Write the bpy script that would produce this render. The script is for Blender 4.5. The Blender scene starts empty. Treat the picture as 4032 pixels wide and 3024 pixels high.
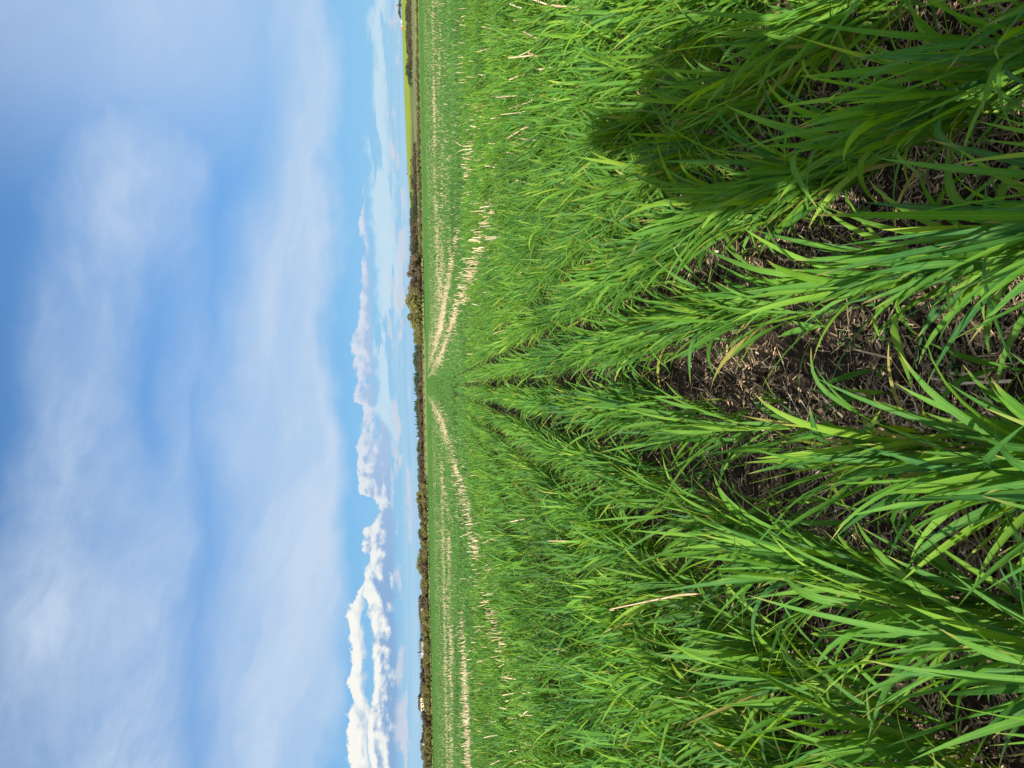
import bpy, math, random
import numpy as np
from mathutils import Matrix, Vector

SC = bpy.context.scene
COL = SC.collection
rng = np.random.default_rng(7)
random.seed(7)
PI = math.pi

# ------------------------------------------------------------------ camera
F = 3028.0                       # focal length in pixels of the 4032 wide frame
CAM = np.array([0.0, 0.0, 0.95])
TH = math.atan((2016 - 1668) / F)
PHI = 0.0197
_f = np.array([0, math.cos(TH), -math.sin(TH)])
_r0 = np.array([1.0, 0, 0]); _u0 = np.array([0, math.sin(TH), math.cos(TH)])
_r = math.cos(PHI) * _r0 - math.sin(PHI) * _u0
_u = math.sin(PHI) * _r0 + math.cos(PHI) * _u0
cam_d = bpy.data.cameras.new('camera'); cam = bpy.data.objects.new('camera', cam_d); COL.objects.link(cam)
cam_d.sensor_fit = 'HORIZONTAL'; cam_d.sensor_width = 36.0; cam_d.lens = 36.0 * F / 4032
cam_d.clip_start = 0.02; cam_d.clip_end = 9000
m = Matrix.Identity(4)
for i in range(3):
    m[i][0] = -_u[i]; m[i][1] = _r[i]; m[i][2] = -_f[i]; m[i][3] = CAM[i]
cam.matrix_world = m
SC.camera = cam

def ray(x, y):
    """direction through pixel (x, y) of the 4032 x 3024 photograph"""
    d = _f + _r * ((1512 - y) / F) - _u * ((x - 2016) / F)
    return d / np.linalg.norm(d)
def azel(x, y):
    d = ray(x, y)
    return math.atan2(d[0], d[1]), math.asin(d[2])
def hit(x, y, z):
    d = ray(x, y); t = (z - CAM[2]) / d[2]
    return CAM + d * t
def project(P):
    v = np.asarray(P) - CAM
    c = v @ _f
    c = np.where(np.abs(c) < 1e-6, 1e-6, c)
    return 2016 - F * (v @ _u) / c, 1512 - F * (v @ _r) / c, c

# ------------------------------------------------------------------ small helpers
def vnoise(x, y, seed=0):
    x = np.asarray(x, float); y = np.asarray(y, float)
    xi = np.floor(x).astype(np.int64); yi = np.floor(y).astype(np.int64)
    fx = x - xi; fy = y - yi
    fx = fx * fx * (3 - 2 * fx); fy = fy * fy * (3 - 2 * fy)
    def h(a, b):
        n = (a * 374761393 + b * 668265263 + seed * 974711) & 0x7fffffff
        n = ((n ^ (n >> 13)) * 1274126177) & 0x7fffffff
        return ((n ^ (n >> 16)) & 0xffff) / 65535.0
    return (h(xi, yi) * (1 - fx) + h(xi + 1, yi) * fx) * (1 - fy) + (h(xi, yi + 1) * (1 - fx) + h(xi + 1, yi + 1) * fx) * fy
def fbm(x, y, seed=0, o=3):
    s = 0; a = 1; t = 0
    for k in range(o):
        s = s + a * vnoise(x * 2 ** k, y * 2 ** k, seed + k); t += a; a *= .5
    return s / t
def sstep(a, b, x):
    t = np.clip((np.asarray(x, float) - a) / (b - a), 0, 1); return t * t * (3 - 2 * t)

def make_mesh(name, V, faces, mats=(), attrs=None, uv=None, smooth=True, fmat=None):
    """faces: list of int arrays, each (n, k)"""
    me = bpy.data.meshes.new(name)
    V = np.ascontiguousarray(V, np.float32)
    if not isinstance(faces, (list, tuple)): faces = [faces]
    faces = [np.asarray(f, np.int32) for f in faces if len(f)]
    me.vertices.add(len(V)); me.vertices.foreach_set('co', V.ravel())
    nl = sum(f.size for f in faces); npoly = sum(len(f) for f in faces)
    me.loops.add(nl); me.polygons.add(npoly)
    li = np.concatenate([f.ravel() for f in faces]) if faces else np.zeros(0, np.int32)
    tot = np.concatenate([np.full(len(f), f.shape[1], np.int32) for f in faces]) if faces else np.zeros(0, np.int32)
    st = np.concatenate([[0], np.cumsum(tot)[:-1]]).astype(np.int32) if npoly else tot
    me.loops.foreach_set('vertex_index', li)
    me.polygons.foreach_set('loop_start', st); me.polygons.foreach_set('loop_total', tot)
    if npoly: me.polygons.foreach_set('use_smooth', np.full(npoly, smooth, bool))
    if fmat is not None: me.polygons.foreach_set('material_index', np.asarray(fmat, np.int32))
    for k, a in (attrs or {}).items():
        at = me.attributes.new(k, 'FLOAT', 'POINT'); at.data.foreach_set('value', np.ascontiguousarray(a, np.float32))
    if uv is not None:
        l = me.uv_layers.new(name='UVMap'); l.data.foreach_set('uv', np.ascontiguousarray(uv[li], np.float32).ravel())
    for mm in mats: me.materials.append(mm)
    me.update(calc_edges=True)
    return me
def link(name, me, parent=None):
    o = bpy.data.objects.new(name, me); COL.objects.link(o)
    if parent is not None: o.parent = parent
    return o
def tag(o, label=None, cat=None, group=None, kind=None):
    if label: o['label'] = label
    if cat: o['category'] = cat
    if group: o['group'] = group
    if kind: o['kind'] = kind
    return o
def empty(name, loc=(0, 0, 0), rz=0.0, sc=1.0):
    o = bpy.data.objects.new(name, None); COL.objects.link(o)
    o.location = loc; o.rotation_euler = (0, 0, rz); o.scale = (sc, sc, sc) if np.isscalar(sc) else sc
    o.empty_display_size = .2
    return o
def copy_tree(o, parent=None):
    c = o.copy(); COL.objects.link(c); c.parent = parent
    for ch in list(o.children): copy_tree(ch, c)
    return c

# ------------------------------------------------------------------ materials
class NT:
    def __init__(s, tree): s.t = tree; s.n = tree.nodes; s.l = tree.links
    def new(s, typ, **kw):
        n = s.n.new(typ)
        for k, v in kw.items(): setattr(n, k, v)
        return n
    def put(s, sock, v):
        if isinstance(v, bpy.types.NodeSocket): s.l.new(v, sock)
        elif v is not None: sock.default_value = v
    def math(s, op, a, b=None, c=None, clamp=False):
        n = s.new('ShaderNodeMath', operation=op, use_clamp=clamp)
        s.put(n.inputs[0], a)
        if b is not None: s.put(n.inputs[1], b)
        if c is not None: s.put(n.inputs[2], c)
        return n.outputs[0]
    def smooth(s, x, a, b):
        n = s.new('ShaderNodeMapRange', interpolation_type='SMOOTHSTEP')
        s.put(n.inputs[0], x); s.put(n.inputs[1], a); s.put(n.inputs[2], b)
        n.inputs[3].default_value = 0; n.inputs[4].default_value = 1
        return n.outputs[0]
    def mix(s, f, a, b, typ='MIX'):
        n = s.new('ShaderNodeMix', data_type='RGBA', blend_type=typ)
        s.put(n.inputs[0], f); s.put(n.inputs[6], a); s.put(n.inputs[7], b)
        return n.outputs[2]
    def ramp(s, f, stops, interp='LINEAR'):
        n = s.new('ShaderNodeValToRGB'); cr = n.color_ramp; cr.interpolation = interp
        while len(cr.elements) > 1: cr.elements.remove(cr.elements[-1])
        cr.elements[0].position = stops[0][0]; cr.elements[0].color = col(stops[0][1])
        for p, c in stops[1:]:
            e = cr.elements.new(p); e.color = col(c)
        s.put(n.inputs[0], f)
        return n.outputs[0]
    def noise(s, vec, scale, detail=3, rough=.5, dist=0, dim='3D', w=None):
        n = s.new('ShaderNodeTexNoise', noise_dimensions=dim)
        if vec is not None: s.put(n.inputs['Vector'], vec)
        n.inputs['Scale'].default_value = scale; n.inputs['Detail'].default_value = detail
        n.inputs['Roughness'].default_value = rough; n.inputs['Distortion'].default_value = dist
        return n.outputs[0]
    def attr(s, name): return s.new('ShaderNodeAttribute', attribute_name=name).outputs['Fac']
    def pos(s): return s.new('ShaderNodeNewGeometry').outputs['Position']
def col(c):
    if np.isscalar(c): return (c, c, c, 1)
    return tuple(c) + (1,) if len(c) == 3 else tuple(c)
def material(name):
    mt = bpy.data.materials.new(name); mt.use_nodes = True
    nt = NT(mt.node_tree); b = nt.n['Principled BSDF']; out = nt.n['Material Output']
    return mt, nt, b, out

def leaf_material(name, stops, trans=.48, rough=.58, far=False, patch=(.75, 1.25), vein=True):
    mt, nt, b, out = material(name)
    tint = nt.attr('tint')
    c = nt.ramp(tint, stops)
    big = nt.noise(nt.pos(), .9 if not far else .35, 3, .6)
    v = nt.new('ShaderNodeMapRange'); nt.put(v.inputs[0], big); v.inputs[1].default_value = .3; v.inputs[2].default_value = .7
    v.inputs[3].default_value = patch[0]; v.inputs[4].default_value = patch[1]
    hsv = nt.new('ShaderNodeHueSaturation'); nt.put(hsv.inputs['Color'], c); nt.put(hsv.inputs['Value'], v.outputs[0])
    c = hsv.outputs[0]
    if not far:
        tt = nt.attr('tt')
        dry = nt.math('MULTIPLY', nt.smooth(tt, .86, .99), nt.smooth(nt.math('FRACT', nt.math('MULTIPLY', tint, 37.0)), .35, .7))
        c = nt.mix(nt.math('MULTIPLY', dry, .8), c, (.42, .33, .10, 1))
        base = nt.math('SUBTRACT', 1.0, nt.smooth(tt, 0.0, .12))
        c = nt.mix(nt.math('MULTIPLY', base, .35), c, (.20, .30, .08, 1))
        spots = nt.noise(nt.pos(), 420, 2, .6)
        c = nt.mix(nt.math('MULTIPLY', nt.smooth(spots, .64, .74), .35), c, (.30, .33, .10, 1))
        blot = nt.noise(nt.pos(), 38, 4, .6)
        c = nt.mix(nt.math('MULTIPLY', nt.smooth(blot, .45, .75), .45), c, nt.mix(.5, c, (.19, .30, .04, 1)))
        c = nt.mix(nt.math('MULTIPLY', nt.smooth(blot, .50, .25), .35), c, nt.mix(.6, c, (.022, .085, .03, 1)))
        uvn = nt.new('ShaderNodeUVMap'); sep = nt.new('ShaderNodeSeparateXYZ'); nt.l.new(uvn.outputs[0], sep.inputs[0])
        wv = nt.math('SINE', nt.math('MULTIPLY', sep.outputs[0], 56.0))
        mid = nt.math('SUBTRACT', 1.0, nt.smooth(nt.math('ABSOLUTE', nt.math('SUBTRACT', sep.outputs[0], .5)), 0.02, .09))
        c = nt.mix(nt.math('MULTIPLY', mid, .30), c, (.22, .36, .10, 1))
        c = nt.mix(nt.math('MULTIPLY', nt.math('MULTIPLY_ADD', wv, .5, .5), .10), c, (.03, .09, .012, 1))
        bp = nt.new('ShaderNodeBump'); bp.inputs['Strength'].default_value = .25; bp.inputs['Distance'].default_value = .0006
        nt.put(bp.inputs['Height'], wv); nt.l.new(bp.outputs[0], b.inputs['Normal'])
    nt.put(b.inputs['Base Color'], c); b.inputs['Roughness'].default_value = rough
    b.inputs['Specular IOR Level'].default_value = .22
    tr = nt.new('ShaderNodeBsdfTranslucent')
    hs2 = nt.new('ShaderNodeHueSaturation'); nt.put(hs2.inputs['Color'], c)
    hs2.inputs['Hue'].default_value = .472; hs2.inputs['Saturation'].default_value = 1.15; hs2.inputs['Value'].default_value = 1.5
    nt.l.new(hs2.outputs[0], tr.inputs[0])
    mx = nt.new('ShaderNodeMixShader'); mx.inputs[0].default_value = trans
    nt.l.new(b.outputs[0], mx.inputs[1]); nt.l.new(tr.outputs[0], mx.inputs[2]); nt.l.new(mx.outputs[0], out.inputs[0])
    return mt

GREEN = [(0.0, (.026, .104, .036)), (.26, (.042, .148, .028)), (.55, (.080, .216, .026)), (.82, (.145, .292, .026)), (.96, (.22, .33, .035)), (1.0, (.36, .30, .10))]
M_LEAF = leaf_material('cereal_leaf', GREEN)
M_LEAF_FAR = leaf_material('cereal_leaf_far', [(0, (.045, .115, .042)), (.26, (.050, .146, .038)), (.55, (.076, .196, .034)), (.82, (.120, .255, .036)), (1, (.30, .28, .10))], far=True, trans=.42, rough=.55, patch=(.66, 1.22))

def straw_material(name, stops, rough=.55):
    mt, nt, b, out = material(name)
    c = nt.ramp(nt.attr('tint'), stops)
    n = nt.noise(nt.pos(), 180, 3, .6)
    c = nt.mix(nt.math('MULTIPLY', nt.smooth(n, .45, .75), .35), c, (.20, .14, .08, 1))
    nt.put(b.inputs['Base Color'], c); b.inputs['Roughness'].default_value = rough
    b.inputs['Specular IOR Level'].default_value = .3
    return mt
M_STUB = straw_material('dry_stubble', [(0, (.24, .175, .105)), (.35, (.35, .27, .165)), (.7, (.44, .355, .235)), (1, (.50, .44, .33))])
M_LITTER = straw_material('chopped_straw', [(0, (.042, .030, .021)), (.30, (.105, .076, .048)), (.60, (.22, .165, .102)), (.85, (.36, .285, .19)), (.96, (.46, .42, .36)), (1, (.60, .40, .20))], .7)

def rough_mat(name, c1, c2, scale=2.0, rough=.9, c3=None, bump=0.0, sp=.2):
    mt, nt, b, out = material(name)
    n = nt.noise(nt.pos(), scale, 6, .62)
    c = nt.mix(nt.smooth(n, .35, .68), col(c1), col(c2))
    if c3 is not None:
        n2 = nt.noise(nt.pos(), scale * 5.3, 4, .6)
        c = nt.mix(nt.smooth(n2, .5, .75), c, col(c3))
    nt.put(b.inputs['Base Color'], c); b.inputs['Roughness'].default_value = rough; b.inputs['Specular IOR Level'].default_value = sp
    if bump:
        bp = nt.new('ShaderNodeBump'); bp.inputs['Strength'].default_value = 1; bp.inputs['Distance'].default_value = bump
        nt.put(bp.inputs['Height'], nt.noise(nt.pos(), scale * 8, 5, .65)); nt.l.new(bp.outputs[0], b.inputs['Normal'])
    return mt

# ------------------------------------------------------------------ terrain
DIP_Y = np.array([-100, 0, 5, 8, 15, 27, 45, 60, 100, 174, 300])
DIP_Z = np.array([0, 0, 0, -.02, -.10, -.22, -.40, -.46, -.40, -.28, -.30])
SKY_A = np.array([-3000, -1600, 0, 300, 600, 900, 1200, 1600, 3000]) / F
SKY_E = np.array([12, 12, 12, 20, 34, 48, 54, 58, 60])
def ground(X, Y):
    X = np.asarray(X, float); Y = np.asarray(Y, float)
    z = np.interp(Y, DIP_Y, DIP_Z)
    z = z + (fbm(X * .05 + 9, Y * .035, 3, 2) - .5) * .22 * sstep(12, 50, Y) * (1 - sstep(240, 300, Y))
    Yc = np.maximum(Y, 1.0)
    a = X / Yc
    R = sstep(.05, .38, a)
    top = np.interp(a, SKY_A, SKY_E)
    Ys = np.array([300, 330, 420, 560, 800, 1100, 1500, 2200, 3200])
    eL = np.array([-12.4, -6, 0, 4, 7, 9, 12, 11, 10])
    eR = np.array([-12.4, -5, 6, 18, 28, 42, 56, 50, 42])
    e = np.interp(Yc, Ys, eL) * (1 - R) + np.interp(Yc, Ys, eR) * R
    w = np.interp(Yc, [800, 1500], [0, 1])
    e = e * (1 - w) + (top - np.clip(Yc - 1500, 0, 2000) * .008) * w
    zf = CAM[2] + e / F * Yc
    return np.where(Y > 300, zf, z)

def spread(lim, step, first, ratio):
    v = [0.0]
    while v[-1] < first: v.append(v[-1] + step)
    while v[-1] < lim: v.append(v[-1] * ratio if v[-1] * (ratio - 1) > step else v[-1] + step)
    return np.array(v)
xs = spread(2600, .03, 1.3, 1.055); xs = np.concatenate([-xs[:0:-1], xs])
def sheet(name, ys, mat, zoff=0.0, micro=False):
    Xg, Yg = np.meshgrid(xs, ys)
    Z = ground(Xg, Yg) + zoff
    if micro:
        k = (1 - sstep(5, 9, Yg)) * (1 - sstep(4, 8, np.abs(Xg)))
        rowd = np.cos((Xg - .165) / .275 * 2 * PI)
        Z = Z + k * ((fbm(Xg * 9, Yg * 9, 5, 4) - .5) * .035 + rowd * .006)
    V = np.stack([Xg, Yg, Z], -1).reshape(-1, 3)
    nx = len(xs); ny = len(ys)
    i = (np.arange(ny - 1)[:, None] * nx + np.arange(nx - 1)[None]).ravel()
    o = link(name, make_mesh(name, V, np.stack([i, i + 1, i + nx + 1, i + nx], -1), [mat]))
    return o
# bare soil under the crop, dark and littered
mt, nt, b, out = material('field_soil')
p = nt.pos()
n1 = nt.noise(p, 14, 6, .65); n2 = nt.noise(p, 90, 5, .65)
c = nt.mix(nt.smooth(n1, .35, .7), (.012, .009, .007, 1), (.035, .024, .017, 1))
c = nt.mix(nt.math('MULTIPLY', nt.smooth(n2, .56, .72), .55), c, (.085, .058, .036, 1))
sepp = nt.new('ShaderNodeSeparateXYZ'); nt.l.new(p, sepp.inputs[0])
gr = nt.noise(p, .6, 5, .6)
gcol = nt.mix(nt.smooth(gr, .3, .7), (.035, .095, .018, 1), (.06, .135, .022, 1))
c = nt.mix(nt.math('MULTIPLY', nt.smooth(sepp.outputs[1], 30, 110), .9), c, gcol)
nt.put(b.inputs['Base Color'], c); b.inputs['Roughness'].default_value = .95; b.inputs['Specular IOR Level'].default_value = .12
bp = nt.new('ShaderNodeBump'); bp.inputs['Strength'].default_value = .9; bp.inputs['Distance'].default_value = .012
nt.put(bp.inputs['Height'], nt.math('ADD', n1, nt.math('MULTIPLY', n2, .5))); nt.l.new(bp.outputs[0], b.inputs['Normal'])
M_SOIL = mt
ysn = np.concatenate([np.linspace(-60, -1.0, 14), np.arange(-.8, 3.2, .035)])
v = [ysn[-1]]
while v[-1] < 290: v.append(v[-1] * 1.035)
ysn = np.concatenate([ysn, v[1:-1], [300]])
tag(sheet('field_soil', ysn, M_SOIL, micro=True), kind='structure')
M_VERGE = rough_mat('verge_grass', (.12, .16, .032), (.20, .215, .05), .2, c3=(.09, .12, .03))
tag(sheet('verge', np.array([300, 304, 310, 316, 323, 330, 350, 375, 400, 420]), M_VERGE), kind='structure')
M_PAST = rough_mat('dry_pasture', (.10, .115, .04), (.16, .16, .06), .06, c3=(.075, .10, .03))
tag(sheet('pasture', np.array([420, 450, 490, 530, 560, 600]), M_PAST), kind='structure')
mt, nt, b, out = material('hill_field')
p = nt.pos(); sepp = nt.new('ShaderNodeSeparateXYZ'); nt.l.new(p, sepp.inputs[0])
n = nt.noise(p, .012, 4, .6)
yy = nt.math('ADD', sepp.outputs[1], nt.math('MULTIPLY', nt.math('SUBTRACT', n, .5), 160))
c = nt.mix(nt.smooth(yy, 760, 900), (.055, .085, .03, 1), (.16, .21, .022, 1))
c = nt.mix(nt.smooth(nt.noise(p, .03, 5, .6), .4, .7), c, (.20, .245, .02, 1))
c = nt.mix(nt.smooth(sepp.outputs[0], 330, 150), c, (.06, .085, .035, 1))
nt.put(b.inputs['Base Color'], c); b.inputs['Roughness'].default_value = .9; b.inputs['Specular IOR Level'].default_value = .1
tag(sheet('hillside', np.array([600, 650, 700, 760, 800, 870, 950, 1030, 1100, 1200, 1300, 1400, 1500, 1700, 2000, 2400, 3200]), mt), kind='structure')

# ------------------------------------------------------------------ cereal blades
def blades(base, phi, th0, bend, length, width, twist, S, C=3, fold=.18, kink=None, tk=None, powr=1.6, prof='leaf', tint=None):
    """N leaf blades as one vertex array; every row of vertices runs base to tip"""
    N = len(base); t = np.linspace(0, 1, S + 1)[None]
    th = th0[:, None] + bend[:, None] * t ** (powr if np.isscalar(powr) else powr[:, None])
    if kink is not None:
        th = th + kink[:, None] / (1 + np.exp(-(t - tk[:, None]) * 22))
    ph = phi[:, None] + 0 * t
    D = np.stack([np.sin(th) * np.cos(ph), np.sin(th) * np.sin(ph), np.cos(th)], -1)
    step = (D[:, 1:] + D[:, :-1]) * .5 * (length[:, None, None] / S)
    P = np.concatenate([np.zeros((N, 1, 3)), np.cumsum(step, 1)], 1) + base[:, None]
    s0 = np.stack([-np.sin(ph), np.cos(ph), 0 * ph], -1)
    n0 = np.cross(D, s0)
    tw = twist[:, None] * t
    sd = s0 * np.cos(tw)[..., None] + n0 * np.sin(tw)[..., None]
    nn = np.cross(D, sd)
    if prof == 'leaf':
        w = (.5 + .5 * sstep(0, .28, t)) * np.where(t > .42, 1 - (np.clip(t - .42, 0, 1) / .58) ** 2.1, 1) + .015
    elif prof == 'stem':
        w = 1 - .35 * t
    else:
        w = 1 - .8 * t
    w = w * width[:, None] * .5
    if C == 3:
        L = P - sd * w[..., None]; Rr = P + sd * w[..., None]; M = P - nn * (w * fold * 2)[..., None]
        V = np.stack([L, M, Rr], 2); us = np.array([0, .5, 1.0])
    else:
        L = P - sd * w[..., None]; Rr = P + sd * w[..., None]
        V = np.stack([L, Rr], 2); us = np.array([0, 1.0])
    nv = (S + 1) * C
    a = (np.arange(S)[:, None] * C + np.arange(C - 1)[None]).ravel()
    q = np.stack([a, a + 1, a + C + 1, a + C], -1)
    Fc = (np.arange(N)[:, None, None] * nv + q[None]).reshape(-1, 4)
    uv = np.empty((N, S + 1, C, 2)); uv[..., 0] = us; uv[..., 1] = t[..., None]
    if tint is None: tint = rng.random(N)
    TI = np.repeat(tint, nv); TT = np.broadcast_to(t[..., None], (N, S + 1, C)).reshape(-1)
    return V.reshape(-1, 3), Fc, uv.reshape(-1, 2), TI, TT

class Pack:
    def __init__(s): s.V = []; s.F = []; s.U = []; s.T = []; s.TT = []; s.n = 0
    def add(s, r):
        V, Fc, U, T, TT = r
        s.V.append(V); s.F.append(Fc + s.n); s.U.append(U); s.T.append(T); s.TT.append(TT); s.n += len(V)
    def mesh(s, name, mat, extra=None):
        V = np.concatenate(s.V); T = np.concatenate(s.T); TT = np.concatenate(s.TT); U = np.concatenate(s.U)
        at = {'tint': T, 'tt': TT}
        if extra is not None:
            k = len(extra['co']); at = {'tint': np.concatenate([T, np.zeros(k)]), 'tt': np.concatenate([TT, np.zeros(k)])}
            for key in ('inst', 'variant', 'rot', 'hs'):
                at[key] = np.concatenate([np.zeros(len(V)), extra[key]])
            V = np.concatenate([V, extra['co']]); U = np.concatenate([U, np.zeros((k, 2))])
        return make_mesh(name, V, np.concatenate(s.F), [mat], at, U)

def rn(n, m=0, s=1): return rng.normal(m, s, n)
def ru(n, a=0, b=1): return rng.uniform(a, b, n)

def tillers(base, hfac, S=9, C=3, nleaf=4, wide=1.0, stem=True, tint0=None, open_=1.0):
    """leaf blades and stems of N tillers at base; returns list of (leaf arrays dict)"""
    N = len(base); out = []
    phs = ru(N, 0, 2 * PI)
    lx = np.cos(phs) * np.abs(rn(N, 0, .10)); ly = np.sin(phs) * np.abs(rn(N, 0, .12))
    lx = lx - .07 + rn(N, 0, .06); ly = ly + .06
    tilt = np.arctan(np.hypot(lx, ly)); pst = np.arctan2(ly, lx)
    hs = (.13 + .04 * rn(N).clip(-2, 2)) * hfac
    d = np.stack([np.sin(tilt) * np.cos(pst), np.sin(tilt) * np.sin(pst), np.cos(tilt)], -1)
    tn = np.clip((rn(N, .45, .17) if tint0 is None else tint0 + rn(N, 0, .14)), .02, .93)
    if stem:
        out.append(dict(base=base, phi=pst, th0=tilt, bend=np.zeros(N), length=hs * 1.02, width=np.full(N, .0048 * wide), twist=np.zeros(N), tint=tn * .8,
                        kind='stem', owner=np.arange(N)))
    fr = np.linspace(.18, 1.0, nleaf)
    side0 = ru(N, 0, 2 * PI)
    for k in range(nleaf):
        f = fr[k]; top = k / (nleaf - 1)
        keep = ru(N) < (.82 if k == 0 else .97)
        n = keep.sum()
        bz = base[keep] + d[keep] * (hs[keep] * f)[:, None]
        # leaves sit on alternate sides of the stem, with the stem's own lean added
        az = side0[keep] + k * PI + rn(n, 0, .55)
        th = (np.radians((33 - 26 * top)) + rn(n, 0, .10)) * open_
        vx = np.sin(th) * np.cos(az) + d[keep][:, 0] * 1.1; vy = np.sin(th) * np.sin(az) + d[keep][:, 1] * 1.1
        vz = np.cos(th)
        phi = np.arctan2(vy, vx); th0 = np.arctan2(np.hypot(vx, vy), vz)
        L = (.142 + .120 * math.sin(PI * min(1, .25 + .62 * top)) + .035 * rn(n).clip(-2, 2)) * hfac[keep]
        bend = np.radians((48 - 18 * top) + rn(n, 0, 25)).clip(-.25, 2.1) * open_
        droop = (ru(n) < .13)
        kink = np.where(droop, ru(n, .5, 1.5), 0); tk = ru(n, .35, .75)
        W = (.0096 + .0022 * rn(n)).clip(.0048, .0150) * wide * (.86 + .28 * math.sin(PI * (.2 + .6 * top)))
        ti = np.clip(tn[keep] + rn(n, 0, .13) - .05 + .08 * (1 - top), 0, .95)
        ti = np.where((ru(n) < (.15 if k == 0 else .01)), ru(n, .96, 1.0), ti)
        out.append(dict(base=bz, phi=phi, th0=th0, bend=bend, length=L, width=W, twist=rn(n, 0, 1.05), kink=kink, tk=tk, pw=ru(n, 1.0, 3.2), tint=ti, kind='leaf', owner=np.arange(N)[keep]))
    return out
def emit(pack, parts, S, C, sel=None):
    for d in parts:
        k = slice(None) if sel is None else np.isin(d['owner'], sel)
        if sel is not None and not k.any(): continue
        if d['kind'] == 'stem':
            pack.add(blades(d['base'][k], d['phi'][k], d['th0'][k], d['bend'][k], d['length'][k], d['width'][k], d['twist'][k], 2 if S > 5 else 1, C, .45, prof='stem', tint=d['tint'][k]))
        else:
            pack.add(blades(d['base'][k], d['phi'][k], d['th0'][k], d['bend'][k], d['length'][k], d['width'][k], d['twist'][k], S, C, .16, d['kink'][k], d['tk'][k], powr=d['pw'][k], tint=d['tint'][k]))

ROW0, ROWS = .165, .275
def rowx(k): return ROW0 + ROWS * k + {0: .03, -1: -.015, 1: .012}.get(k, 0)
def inside(X, Y, m): return (np.abs(X) < .53 * np.maximum(Y, 0) + m)
# where last year's stubble shows through the young crop, as a density 0..1
def stub_density(X, Y):
    X = np.asarray(X, float); Y = np.asarray(Y, float)
    n = fbm(X * .8 + 3, Y * .25, 21, 3)
    g = lambda c, w: np.exp(-((X - c) / w) ** 2)
    rag = sstep(.36, .60, fbm(X * 2.3 + 11, Y * .75, 63, 3))
    wob = .30 * (fbm(Y * .13, 0 * Y + 4, 71, 2) - .5)
    d = 0
    d = d + g(1.95 + .25 * (n - .5) + wob, .19) * (.25 + .75 * rag) * sstep(3.4, 4.2, Y) * (.55 + .45 * sstep(7.2, 8.4, Y)) * (1 - .25 * sstep(20, 45, Y)) * (1 - sstep(190, 260, Y)) * sstep(.30, .48, n + .12 * sstep(7, 9, Y))
    d = d + g(3.75, .30) * sstep(8, 12, Y) * (1 - sstep(70, 120, Y)) * .40 * sstep(.42, .58, n)
    d = d + g(6.0 + .8 * (n - .5), 1.9) * sstep(20, 27, Y) * (1 - sstep(120, 190, Y)) * .34 * (.2 + .8 * rag) * (.12 + .88 * (np.cos(X / .9 * 2 * PI) > .0)) * sstep(.28, .5, n)
    d = d + g(3.9, .5) * sstep(26, 34, Y) * (1 - sstep(120, 190, Y)) * .3
    yb = 52 + 4 * np.sin(X * .12)
    d = d + np.exp(-((Y - yb) / 4.5) ** 2) * sstep(5, 9, X) * .34 * (.2 + .8 * rag) * (.15 + .85 * sstep(.36, .6, n)) * (1 - .55 * sstep(16, 26, X))
    d = d + np.exp(-((Y - 36) / 5) ** 2) * sstep(6, 12, X) * .14 * sstep(.45, .65, n)
    d = d + g(-2.65 + .3 * (n - .5) + wob, .27) * (.15 + .85 * rag) * sstep(6.2, 7.4, Y) * (1 - .65 * sstep(16, 30, Y)) * (1 - sstep(190, 260, Y)) * .9 * sstep(.22, .46, n)
    d = d + g(-2.3, .2) * sstep(26, 32, Y) * (1 - sstep(190, 260, Y)) * .22
    yb = 39 + 3 * np.sin(X * .15)
    d = d + np.exp(-((Y - yb) / 4.2) ** 2) * sstep(4.5, 7.5, -X) * .38 * (.2 + .8 * rag) * (.3 + .7 * sstep(.36, .6, n))
    d = d + np.exp(-((Y - 19 - .25 * (X + 8)) / 2.2) ** 2) * sstep(5.5, 7.5, -X) * .7 * sstep(.38, .55, n)
    d = d + np.exp(-((Y - 54) / 4) ** 2) * sstep(4.5, 6, -X) * .12
    d = d + (g(1.95, .75) + g(-2.65, .9)) * .06 * sstep(3.6, 6, Y) * (1 - sstep(60, 120, Y))
    d = d + .022 * sstep(5, 9, Y) * sstep(.9, 1.6, np.abs(X)) * (1 - sstep(90, 140, Y))
    return np.clip(d, 0, 1)
def crop_height(X, Y):
    n = fbm(X * .55 + 40, Y * .5 + 3, 31, 3)
    h = .90 + .46 * (n - .5)
    return h * (1 - .42 * np.clip(stub_density(X, Y) * 1.5, 0, 1)) * (1 - .14 * sstep(4, 12, Y))

# ---- zone A, 0 to 5.2 m: every blade modelled
B = []
for k in range(-18, 19):
    x0 = rowx(k)
    n = int(5.5 * 112)
    yy = ru(n, -.3, 5.2); far_ = sstep(1.7, 2.9, yy)
    xx = x0 + (ROW0 + ROWS * k - x0) * far_ + rn(n, 0, 1) * (.016 + (.020 if k in (0, -1) else .008) * far_) + .012 * np.sin(yy * 3.1 + k)
    ok = inside(xx, yy, 1.15) & ((np.abs(xx) < 1.5) | (yy > .2))
    # the soil gap just right of the camera line keeps clear; thin spots elsewhere
    thin = fbm(xx * 2 + 5, yy * 2.2, 77, 2)
    ok &= ru(n) < .62 + .38 * sstep(1.3, 2.4, yy)
    ok &= (ru(n) < .28 + 1.1 * sstep(.30, .6, thin))
    ok &= ~((np.abs(xx + .05) < .16) & (yy > -.6) & (yy < .42))      # trodden where the photographer stands
    B.append(np.stack([xx[ok], yy[ok], ground(xx[ok], yy[ok])], -1))
baseA = np.concatenate(B)
hA = crop_height(baseA[:, 0], baseA[:, 1]) * np.clip(rn(len(baseA), 1, .14), .6, 1.3)
partsA = tillers(baseA, hA, open_=.9, tint0=np.clip(.47 + .35 * (fbm(baseA[:, 0] * .7, baseA[:, 1] * .7, 12, 2) - .5), .05, .9))
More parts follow.
